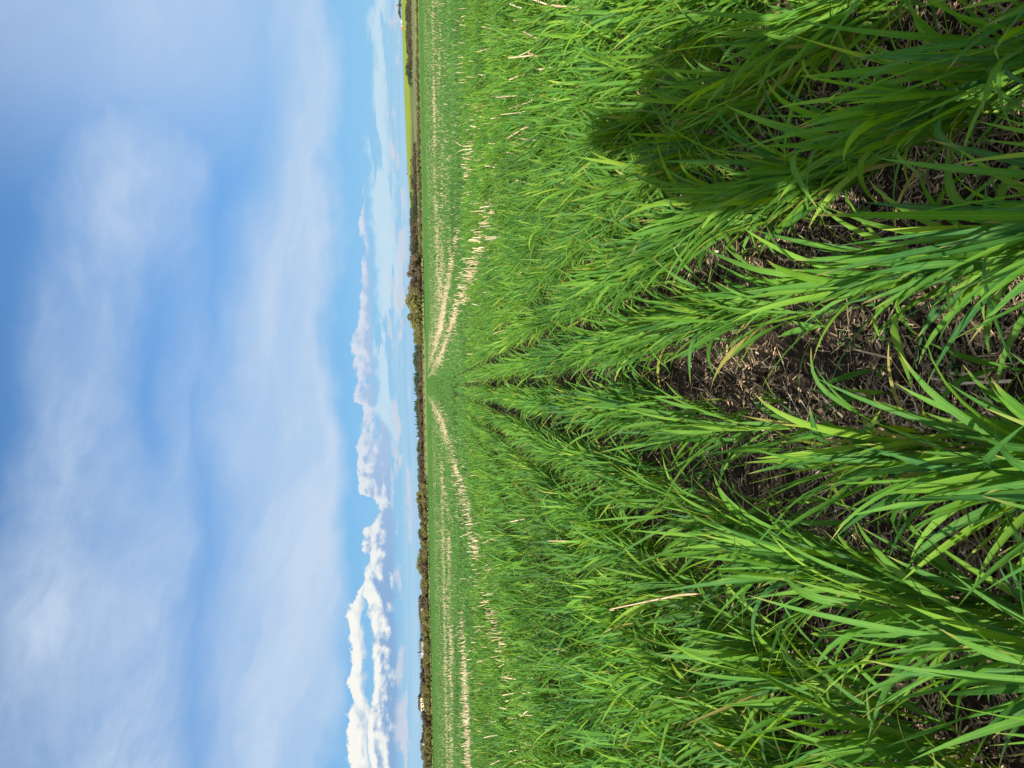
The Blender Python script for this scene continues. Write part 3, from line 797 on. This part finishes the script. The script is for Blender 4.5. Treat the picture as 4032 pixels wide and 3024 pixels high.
# left: thick hedge belt in front of the houses
belt('brown', spread_y(1880, 3070, 40), 312, 5, [(1880, 1656), (1950, 1652), (2200, 1658), (2500, 1662), (3070, 1672)], 'bare olive brown bush in the long hedge before the houses', 'brown bushes of the long hedge', sx=1.15)
belt('olive', spread_y(1890, 3070, 62), 309, 3, [(1890, 1660), (2200, 1663), (2500, 1667), (3070, 1676)], 'budding green bush in the long hedge before the houses', 'budding bushes of the long hedge', sx=1.1)
for y, x in ((1925, 1640), (1945, 1637), (1962, 1641)):
    plant('olive', atpx(y, 316), 316, CAM[2] + Etop(x, y) / F * 316 - float(ground(atpx(y, 316), 316)), 'tall ragged bush topping the long hedge nearest the centre', 'tall bushes at the near end of the hedge', .8)
for y, x in ((2180, 1643), (2198, 1640), (2220, 1648)):
    plant('olive', atpx(y, 316), 316, CAM[2] + Etop(x, y) / F * 316 - float(ground(atpx(y, 316), 316)), 'tall ragged bush topping the long hedge midway along', 'tall bushes midway along the hedge', .8)
plant('spruce', atpx(2545, 480), 480, 6.8, 'dark spruce between the left houses and the white shed')
belt('spruce', spread_y(2640, 2850, 7), 500, 10, [(2640, 1659), (2850, 1662)], 'small spruce showing between the far houses on the left', 'spruces between the houses')
belt('dark', spread_y(2450, 2700, 10), 520, 10, [(2450, 1660), (2700, 1662)], 'dark garden tree between the far houses on the left', 'garden trees between the houses')
belt('dark', spread_y(2930, 3060, 8), 430, 10, [(2930, 1664), (3060, 1662)], 'dark green tree beyond the last house on the far left', 'trees beyond the last house')

# ------------------------------------------------------------------ houses
def plain(name, c, rough=.8): return rough_mat(name, tuple(np.array(c) * .85), c, .9, rough)
M_ROOFB = plain('brown_shingles', (.055, .045, .042)); M_ROOFG = plain('grey_shingles', (.09, .09, .095)); M_ROOFR = plain('red_roofing', (.42, .06, .04))
M_BEIGE = plain('beige_siding', (.42, .35, .25)); M_WHITE = plain('white_siding', (.42, .42, .41)); M_GREY = plain('grey_siding', (.22, .21, .21)); M_TAN = plain('tan_siding', (.36, .24, .15))
mt, nt, b, out = material('window_glass'); b.inputs['Base Color'].default_value = (.03, .04, .05, 1); b.inputs['Roughness'].default_value = .08; M_GLASS = mt
M_TRIM = plain('white_trim', (.75, .75, .73))
def boxm(name, x0, x1, y0, y1, z0, z1, mat):
    V = np.array([[x, y, z] for z in (z0, z1) for y in (y0, y1) for x in (x0, x1)], float)
    return make_mesh(name, V, np.array([[0, 2, 3, 1], [4, 5, 7, 6], [0, 1, 5, 4], [2, 6, 7, 3], [0, 4, 6, 2], [1, 3, 7, 5]]), [mat], smooth=False)
def house(name, y, Y, w, eave, ridge, wall, roof, label, dep=8.0, cols=3, floors=2, base=None, hip=1.0, cat='house', doors=1):
    X = atpx(y, Y); o = empty(name, (X, Y, float(ground(X, Y)) if base is None else base))
    z0 = float(ground(X, Y)) if base is None else base
    eave -= z0; ridge -= z0
    V = np.array([[-w / 2, 0, -.3], [w / 2, 0, -.3], [w / 2, dep, -.3], [-w / 2, dep, -.3], [-w / 2, 0, eave], [w / 2, 0, eave], [w / 2, dep, eave], [-w / 2, dep, eave]], float)
    link('wall', make_mesh('wall', V, np.array([[0, 1, 5, 4], [1, 2, 6, 5], [2, 3, 7, 6], [3, 0, 4, 7]]), [wall], smooth=False), o)
    e = .45; hx = w / 2 + e; rx = hx - hip
    R = np.array([[-hx, -e, eave - .1], [hx, -e, eave - .1], [hx, dep + e, eave - .1], [-hx, dep + e, eave - .1], [-rx, dep / 2, ridge], [rx, dep / 2, ridge]], float)
    R2 = R.copy(); R2[:4, 2] += .18; R2[4:, 2] += .18
    V = np.concatenate([R, R2])
    q = [[6, 7, 11, 10], [8, 9, 10, 11], [0, 4, 5, 1], [2, 5, 4, 3], [0, 1, 7, 6], [1, 2, 8, 7], [2, 3, 9, 8], [3, 0, 6, 9]]; t3 = [[7, 8, 11], [9, 6, 10], [1, 5, 2], [3, 4, 0]]
    rf = link('roof', make_mesh('roof', V, [np.array(q), np.array(t3)], [roof], smooth=False), o)
    if w > 8: link('chimney', boxm('chimney', w * .2, w * .2 + .8, dep * .4, dep * .4 + .8, ridge - 1.2, ridge + .8, M_GREY), rf)
    for fl in range(floors):
        for c in range(cols):
            cx = (-.5 + (c + .5) / cols) * w; zc = eave * (fl + .55) / floors
            if fl == 0 and c == cols // 2 and doors:
                d = link('door', boxm('door', cx - .5, cx + .5, -.06, .04, 0, 2.05, M_TRIM), o); continue
            wd = link('window', boxm('window', cx - .75, cx + .75, -.07, .02, zc - .6, zc + .65, M_TRIM), o)
            link('pane', boxm('pane', cx - .62, cx + .62, -.10, -.072, zc - .48, zc + .52, M_GLASS), wd)
    return tag(o, label, cat)
def zat(x, y, Y): return CAM[2] + Etop(x, y) / F * Y
HY = 500
house('house', 2375, HY, 13, zat(1657, 2375, HY), zat(1649, 2375, HY), M_TAN, M_ROOFB, 'tan house with broad dark roof, nearest the centre of the row', cols=4, floors=1)
house('house', 2440, HY + 8, 10, zat(1661, 2440, HY), zat(1655, 2440, HY), M_BEIGE, M_ROOFB, 'low beige house beside the tan house', cols=3, floors=1)
house('house', 2525, HY + 4, 7, zat(1658, 2525, HY), zat(1651, 2525, HY), M_GREY, M_ROOFG, 'small grey house with flat dark roof before the white shed', cols=2, floors=1)
house('shed', 2570, HY - 40, 9, zat(1668, 2570, HY - 40), zat(1662, 2570, HY - 40), M_WHITE, M_WHITE, 'long white shed behind the hedge beside a tall pole', cols=2, floors=1, cat='shed')
house('house', 2622, HY + 12, 8, zat(1664, 2622, HY), zat(1659, 2622, HY), M_WHITE, M_ROOFB, 'small white house right beside the white shed', cols=2, floors=1)
house('house', 2668, HY + 20, 6, zat(1666, 2668, HY), zat(1661, 2668, HY), M_GREY, M_ROOFB, 'narrow grey house between the white house and the tall pair', cols=2, floors=1)
house('house', 2712, HY + 10, 7.5, zat(1661, 2712, HY), zat(1653, 2712, HY), M_GREY, M_ROOFB, 'two storey grey house joined close to the tallest beige house', cols=3, floors=2)
house('house', 2750, HY, 8.5, zat(1655, 2750, HY), zat(1647, 2750, HY), M_BEIGE, M_ROOFB, 'tallest beige house with steep dark roof on the skyline', cols=3, floors=2, hip=.6)
house('shed', 2862, HY + 5, 3.2, zat(1670, 2862, HY), zat(1666, 2862, HY), M_WHITE, M_ROOFR, 'tiny white shed with a red roof', cols=2, floors=1, cat='shed')
house('house', 2893, HY + 12, 6, zat(1667, 2893, HY), zat(1660, 2893, HY), M_GREY, M_ROOFG, 'small grey house between the red roofed shed and the last house', cols=2, floors=1)
house('house', 2922, HY - 8, 6.5, zat(1664, 2922, HY), zat(1655, 2922, HY), M_WHITE, M_ROOFG, 'last white house on the far left with tall grey roof', cols=2, floors=2)
house('barn', 82, 1440, 5, zat(1583, 82, 1440), zat(1580, 82, 1440), M_WHITE, M_WHITE, 'white barn below the grove on the hill', cols=2, floors=1, cat='barn')
house('barn', 103, 1440, 8, zat(1585, 103, 1440), zat(1581.5, 103, 1440), M_ROOFR, M_ROOFR, 'red barn on the hill beside the white barn', cols=2, floors=1, cat='barn')
# a tall pole by the white shed
pl_o = empty('utility_pole', (atpx(2559, HY - 30), HY - 30, float(ground(atpx(2559, HY - 30), HY - 30))))
ph = zat(1645, 2559, HY - 30) - pl_o.location[2]
tv, tf = limbs([((0, 0, -.3), (0, 0, ph), .22, .16)]); link('post', make_mesh('post', tv, tf, [M_BARK]), pl_o)
link('crossarm', boxm('crossarm', -1.1, 1.1, -.08, .08, ph - .9, ph - .7, M_BARK), pl_o)
tag(pl_o, 'tall slim pole standing by the white shed', 'pole')

# ------------------------------------------------------------------ the photographer, behind the camera, whose shadow falls on the crop
SUN_EL = math.radians(23.0); SUN_AZ = math.radians(17.0)          # shadows run forward and to the right by SUN_AZ
def skin_mesh(name, joints, edges, mats):
    me = bpy.data.meshes.new(name)
    me.from_pydata([j[:3] for j in joints], edges, [])
    o = link(name, me)
    md = o.modifiers.new('skin', 'SKIN'); md.use_smooth_shade = True
    if not me.skin_vertices: pass
    for i, j in enumerate(joints):
        sv = me.skin_vertices[0].data[i]; sv.radius = (j[3], j[4] if len(j) > 4 else j[3]); sv.use_root = (i == 0)
    o.modifiers.new('sub', 'SUBSURF').levels = 1
    for mm in mats: me.materials.append(mm)
    return o
px0, py0 = -.02, -.36
J = [(px0, py0, .96, .15, .11), (px0, py0, 1.12, .125, .10), (px0, py0, 1.30, .145, .11), (px0, py0, 1.42, .12, .09), (px0, py0 + .02, 1.50, .055), (px0, py0 + .04, 1.58, .075, .09), (px0, py0 + .05, 1.67, .085, .10), (px0, py0 + .04, 1.75, .05, .06),
     (px0 - .165, py0, 1.40, .055), (px0 - .20, py0 - .02, 1.14, .045), (px0 - .10, py0 + .20, .99, .036), (px0 - .065, py0 + .27, .965, .034),
     (px0 + .165, py0, 1.40, .055), (px0 + .20, py0 - .02, 1.14, .045), (px0 + .12, py0 + .20, .99, .036), (px0 + .09, py0 + .27, .965, .034),
     (px0 - .10, py0, .86, .088), (px0 - .11, py0 + .02, .48, .06), (px0 - .11, py0 - .01, .09, .045), (px0 - .12, py0 + .14, .04, .04),
     (px0 + .10, py0, .86, .088), (px0 + .11, py0 + .02, .48, .06), (px0 + .11, py0 - .01, .09, .045), (px0 + .12, py0 + .14, .04, .04)]
Ed = [(0, 1), (1, 2), (2, 3), (3, 4), (4, 5), (5, 6), (6, 7), (3, 8), (8, 9), (9, 10), (10, 11), (3, 12), (12, 13), (13, 14), (14, 15), (0, 16), (16, 17), (17, 18), (18, 19), (0, 20), (20, 21), (21, 22), (22, 23)]
for s, root in ((-1, 11), (1, 15)):
    bx, by, bz = J[root][:3]
    for q in range(4):
        a = len(J); oz = .03 - q * .019
        J.append((bx - s * .006, by + .035, bz + oz, .010)); J.append((bx - s * .018, by + .06, bz + oz, .009)); J.append((bx - s * .034, by + .062, bz + oz, .0075))
        Ed += [(root, a), (a, a + 1), (a + 1, a + 2)]
    a = len(J); J.append((bx - s * .02, by + .005, bz + .03, .011)); J.append((bx - s * .035, by + .025, bz + .04, .009)); Ed += [(root, a), (a, a + 1)]
mt, nt, b, out = material('dark_clothing')
sepp = nt.new('ShaderNodeSeparateXYZ'); nt.l.new(nt.pos(), sepp.inputs[0])
c = nt.mix(nt.math('GREATER_THAN', sepp.outputs[2], .95), (.03, .04, .07, 1), (.10, .11, .12, 1))
c = nt.mix(nt.math('GREATER_THAN', sepp.outputs[2], 1.47), c, (.45, .28, .20, 1))
nt.put(b.inputs['Base Color'], c)
pers = skin_mesh('person', J, Ed, [mt])
tag(pers, 'person standing just behind the camera, both hands raised, casting the shadow on the crop', 'person')

# ------------------------------------------------------------------ light
sun_d = bpy.data.lights.new('sun', 'SUN'); sun_d.energy = 4.5; sun_d.angle = math.radians(.53); sun_d.color = (1.0, .92, .78)
sun = bpy.data.objects.new('sun', sun_d); COL.objects.link(sun)
sdir = Vector((math.sin(SUN_AZ) * math.cos(SUN_EL), math.cos(SUN_AZ) * math.cos(SUN_EL), -math.sin(SUN_EL)))
sun.rotation_euler = sdir.to_track_quat('-Z', 'Y').to_euler()

# ------------------------------------------------------------------ sky
EXPO = 1.40
W = bpy.data.worlds.new('World'); SC.world = W; W.use_nodes = True
nt = NT(W.node_tree); bg = nt.n['Background']; BGS = .055
sky = nt.new('ShaderNodeTexSky', sky_type='NISHITA'); sky.sun_disc = False
sky.sun_elevation = SUN_EL; sky.sun_rotation = math.atan2(-sdir[0], -sdir[1])
sky.air_density = 1.0; sky.dust_density = .6; sky.ozone_density = 1.6
tc = nt.new('ShaderNodeTexCoord'); sepn = nt.new('ShaderNodeSeparateXYZ'); nt.l.new(tc.outputs['Generated'], sepn.inputs[0])
az = nt.math('ARCTAN2', sepn.outputs[0], sepn.outputs[1]); el = nt.math('ARCSINE', sepn.outputs[2])
def vec(a, b, c=0.0):
    n = nt.new('ShaderNodeCombineXYZ'); nt.put(n.inputs[0], a); nt.put(n.inputs[1], b); nt.put(n.inputs[2], c); return n.outputs[0]
AZ0, AZ1 = -.62, .62
azn = nt.math('DIVIDE', nt.math('SUBTRACT', az, AZ0), AZ1 - AZ0)
def curve(pts, lo, hi):
    """piecewise-linear elevation over azimuth, from photograph pixels (x, y)"""
    q = sorted((min(max((azel(x, y)[0] - AZ0) / (AZ1 - AZ0), 0), 1), azel(x, y)[1]) for x, y in pts)
    r = nt.ramp(azn, [(a, (e - lo) / (hi - lo)) for a, e in q])
    return nt.math('MULTIPLY_ADD', r, hi - lo, lo)
def S(r, g, b):
    """cloud radiance that the exposure below turns into this 8-bit colour"""
    return tuple((((q / 255 + .055) / 1.055) ** 2.4) / (2 ** EXPO) / BGS for q in (r, g, b)) + (1,)
# --- high cirrus veils
wv = nt.noise(vec(nt.math('MULTIPLY', az, 2.4), nt.math('MULTIPLY', el, 4.5), 1.7), 1.0, 4, .55)
wv2 = nt.noise(vec(nt.math('MULTIPLY', az, 6.0), nt.math('MULTIPLY', el, 12.0), 5.1), 1.0, 5, .6)
ws = nt.math('ADD', nt.math('SUBTRACT', wv, .5), nt.math('MULTIPLY', nt.math('SUBTRACT', wv2, .5), .35))
dg = nt.math('ADD', el, nt.math('MULTIPLY', az, .22))            # fibres run slightly aslant
fib = nt.noise(vec(nt.math('MULTIPLY', nt.math('SUBTRACT', az, nt.math('MULTIPLY', el, .2)), 3.2), nt.math('ADD', nt.math('MULTIPLY', dg, 15), nt.math('MULTIPLY', ws, 2.2)), 4.2), 1.0, 8, .62, .5)
pat = nt.noise(vec(nt.math('MULTIPLY', az, 3.4), nt.math('MULTIPLY', dg, 6.5), 2.9), 1.0, 6, .6, .4)
elw = nt.math('ADD', el, nt.math('MULTIPLY', ws, .20))
def band(top, bot, st, sb, lo=-.1, hi=.75):
    T = curve(top, lo, hi); Bt = curve(bot, lo, hi)
    a = nt.smooth(nt.math('SUBTRACT', T, elw), -st, st); b_ = nt.smooth(nt.math('SUBTRACT', elw, Bt), -sb, sb)
    return nt.math('MULTIPLY', a, b_)
c1 = band([(1040, 0), (1070, 450), (1050, 730), (1000, 1100), (930, 1460), (890, 1820), (890, 2190), (850, 2550), (830, 3020)],
          [(1300, 0), (1345, 450), (1345, 730), (1345, 1100), (1355, 1460), (1360, 1820), (1330, 2190), (1305, 2550), (1295, 3020)], .080, .022)
c2 = band([(330, 0), (330, 450), (290, 900), (210, 1280), (160, 1640), (90, 2000), (-60, 2370), (-60, 3020)],
          [(560, 0), (600, 400), (700, 900), (720, 1280), (720, 1640), (690, 2000), (700, 2370), (730, 3020)], .060, .065)
hole = nt.math('MULTIPLY', nt.smooth(nt.math('ABSOLUTE', nt.math('ADD', nt.math('SUBTRACT', elw, azel(570, 1500)[1]), nt.math('MULTIPLY', az, .10))), .07, .0), nt.smooth(nt.math('ABSOLUTE', nt.math('SUBTRACT', az, .02)), .27, .05))
c2 = nt.math('MULTIPLY', c2, nt.math('SUBTRACT', 1.0, nt.math('MULTIPLY', hole, .9)))
c2 = nt.math('MULTIPLY', c2, nt.smooth(az, .46, .26))
right = nt.smooth(az, .20, .46)
c3 = nt.math('MULTIPLY', right, nt.smooth(el, .06, .22))
d1 = nt.math('MULTIPLY_ADD', nt.smooth(pat, .28, .66), .26, .72)
d2 = nt.math('MULTIPLY_ADD', nt.smooth(pat, .30, .64), .46, .42)
fb = nt.math('MULTIPLY_ADD', nt.smooth(fib, .26, .72), .42, .66)
ci_ = nt.math('MAXIMUM', nt.math('MULTIPLY', nt.math('MULTIPLY', c1, .98), d1), nt.math('MULTIPLY', nt.math('MULTIPLY', c2, .92), d2))
ci_ = nt.math('MULTIPLY', ci_, fb)
ci_ = nt.math('MAXIMUM', ci_, nt.math('MULTIPLY', nt.math('MULTIPLY', c3, .60), d1))
low = nt.math('MULTIPLY', nt.smooth(pat, .48, .80), nt.smooth(fib, .35, .75))
ci_ = nt.math('ADD', ci_, nt.math('MULTIPLY', low, .22))
# --- cumulus near the horizon
def puffn(dx, dy, sc=1.0, det=9):
    return nt.noise(vec(nt.math('MULTIPLY_ADD', az, 30 * sc, dx), nt.math('MULTIPLY_ADD', el, 46 * sc, dy), .5), 1.0, det, .60, .3)
pa = puffn(0, 0); puff = nt.math('SUBTRACT', pa, .5)
relief = nt.math('MULTIPLY', nt.math('SUBTRACT', pa, puffn(-.16, .30)), 2.5)      # billows lit from the upper left
puff2 = nt.math('SUBTRACT', nt.noise(vec(nt.math('MULTIPLY', az, 11), nt.math('MULTIPLY', el, 24), 3.3), 1.0, 5, .55), .5)
pd = nt.math('ADD', nt.math('MULTIPLY', puff, .040), nt.math('MULTIPLY', puff2, .018))
def cum(top, bot, edge_t, edge_b, pw=1.0, pwb=.4):
    T = nt.math('ADD', curve(top, -.05, .20), nt.math('MULTIPLY', pd, pw)); Bt = nt.math('ADD', curve(bot, -.05, .20), nt.math('MULTIPLY', pd, pwb))
    a = nt.smooth(nt.math('SUBTRACT', T, el), 0, edge_t); b_ = nt.smooth(nt.math('SUBTRACT', el, Bt), 0, edge_b)
    h = nt.math('DIVIDE', nt.math('SUBTRACT', el, Bt), nt.math('MAXIMUM', nt.math('SUBTRACT', T, Bt), .004))
    return nt.math('MULTIPLY', a, b_), h
upper, uh = cum([(1432, 2290), (1388, 2327), (1371, 2420), (1362, 2543), (1362, 2710), (1366, 2821), (1375, 2840), (1368, 2876), (1359, 2990), (1359, 3040)],
                [(1438, 2290), (1442, 2370), (1442, 2481), (1446, 2617), (1442, 2734), (1466, 2800), (1470, 3040)], .003, .006, 1.0, .9)
lower, lh = cum([(1440, 600), (1437, 700), (1412, 820), (1408, 1000), (1414, 1180), (1412, 1240), (1388, 1300), (1384, 1500), (1381, 1560), (1392, 1585), (1426, 1600), (1424, 1690), (1402, 1770), (1402, 1870), (1407, 1940),
                 (1480, 1965), (1484, 2060), (1434, 2086), (1419, 2160), (1446, 2186), (1424, 2260), (1422, 2320), (1452, 2400), (1458, 2555), (1468, 2690), (1440, 2839), (1462, 2895), (1456, 3040)],
                [(1446, 600), (1450, 800), (1468, 1000), (1478, 1300), (1500, 1585), (1548, 1700), (1556, 2000), (1568, 2300), (1574, 2600), (1582, 3040)], .004, .010, 1.0, .3)
band_, bh = cum([(1440, -20), (1440, 300), (1440, 700), (1452, 1000), (1460, 1300), (1465, 1560), (1490, 1640), (1540, 1800), (1560, 2000)],
                [(1550, -20), (1545, 300), (1570, 700), (1575, 1000), (1580, 1300), (1580, 1560), (1575, 1640), (1570, 1800), (1565, 2000)], .014, .014, .9, .6)
brk = nt.noise(vec(nt.math('MULTIPLY', az, 17), nt.math('MULTIPLY', el, 42), 7.7), 1.0, 7, .6)
lower = nt.math('MULTIPLY', lower, nt.math('MAXIMUM', nt.smooth(brk, .30, .46), nt.smooth(az, -.02, -.12)))
holes = nt.noise(vec(nt.math('MULTIPLY', az, 7), nt.math('MULTIPLY', el, 58), 9.1), 1.0, 6, .58, .5)
band_ = nt.math('MULTIPLY', band_, nt.math('SUBTRACT', 1.0, nt.math('MULTIPLY', nt.smooth(holes, .55, .60), .95)))
# low scattered puffs and the pale band along the horizon
sc_ = nt.noise(vec(nt.math('MULTIPLY', az, 13), nt.math('MULTIPLY', el, 62), 6.4), 1.0, 5, .55)
sc_ = nt.math('ADD', sc_, nt.math('MULTIPLY', puff, .35))
puffs = nt.math('MULTIPLY', nt.smooth(sc_, .50, .60), nt.math('MULTIPLY', nt.smooth(el, .012, .024), nt.smooth(el, .055, .040)))
streak = nt.noise(vec(nt.math('MULTIPLY', az, 4), nt.math('MULTIPLY', el, 120), 2.4), 1.0, 4, .5)
haze = nt.math('MULTIPLY', nt.smooth(el, .052, .012), nt.math('MULTIPLY_ADD', nt.smooth(streak, .36, .62), .52, .36))
haze = nt.math('MULTIPLY', haze, nt.math('SUBTRACT', 1.0, nt.math('MULTIPLY', nt.math('MULTIPLY', nt.smooth(az, -.06, -.22), nt.smooth(nt.math('ABSOLUTE', nt.math('SUBTRACT', el, .044)), .020, .004)), .75)))
# --- mix it together
skyc = nt.new('ShaderNodeHueSaturation'); nt.l.new(sky.outputs[0], skyc.inputs['Color']); skyc.inputs['Saturation'].default_value = 1.15; skyc.inputs['Value'].default_value = 1.0
c = nt.mix(1.0, skyc.outputs[0], (.70, .86, 1.0, 1), 'MULTIPLY')
c = nt.mix(nt.math('MULTIPLY', nt.smooth(el, .50, .10), .82), c, nt.mix(nt.smooth(el, .02, .28), S(122, 184, 233), S(92, 152, 217)))
c = nt.mix(nt.math('MINIMUM', ci_, .9), c, S(202, 219, 240))
c = nt.mix(haze, c, S(176, 213, 238))
left = nt.smooth(az, -.02, -.30)
c = nt.mix(nt.math('MULTIPLY', puffs, .65), c, S(220, 217, 225))
c = nt.mix(nt.math('MULTIPLY', band_, .95), c, S(196, 224, 241))
lit = nt.mix(left, S(216, 224, 238), S(253, 252, 242))
shd = nt.mix(left, S(172, 196, 228), S(140, 175, 216))
lc_ = nt.mix(nt.smooth(nt.math('ADD', nt.math('ADD', lh, relief), nt.math('MULTIPLY', puff, .9)), .30, .92), shd, lit)
c = nt.mix(nt.math('MULTIPLY', lower, .93), c, lc_)
uc = nt.mix(nt.smooth(nt.math('ADD', nt.math('ADD', uh, relief), nt.math('MULTIPLY', puff, 1.0)), -.15, .75), S(196, 212, 229), S(254, 252, 243))
c = nt.mix(nt.math('MULTIPLY', upper, .95), c, uc)
# added fill light: unseen bright sky overhead and behind the view, lifting the shade
fill_sky = nt.math('MAXIMUM', nt.smooth(el, .72, 1.1), nt.math('MULTIPLY', nt.smooth(nt.math('MULTIPLY', sepn.outputs[1], -1.0), .0, .4), nt.smooth(el, .05, .4)))
c = nt.mix(nt.math('MULTIPLY', fill_sky, .98), c, tuple(q * 1.15 for q in S(244, 247, 255)[:3]) + (1,))
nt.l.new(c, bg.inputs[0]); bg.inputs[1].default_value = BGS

# ------------------------------------------------------------------ output
vs = SC.view_settings
SC.display_settings.display_device = 'sRGB'
vs.view_transform = 'Standard'; vs.look = 'None'; vs.exposure = EXPO; vs.gamma = 1; vs.use_curve_mapping = False
SC.cycles.max_bounces = 8; SC.cycles.transmission_bounces = 5; SC.cycles.diffuse_bounces = 4; SC.cycles.glossy_bounces = 2
SC.cycles.caustics_reflective = False; SC.cycles.caustics_refractive = False
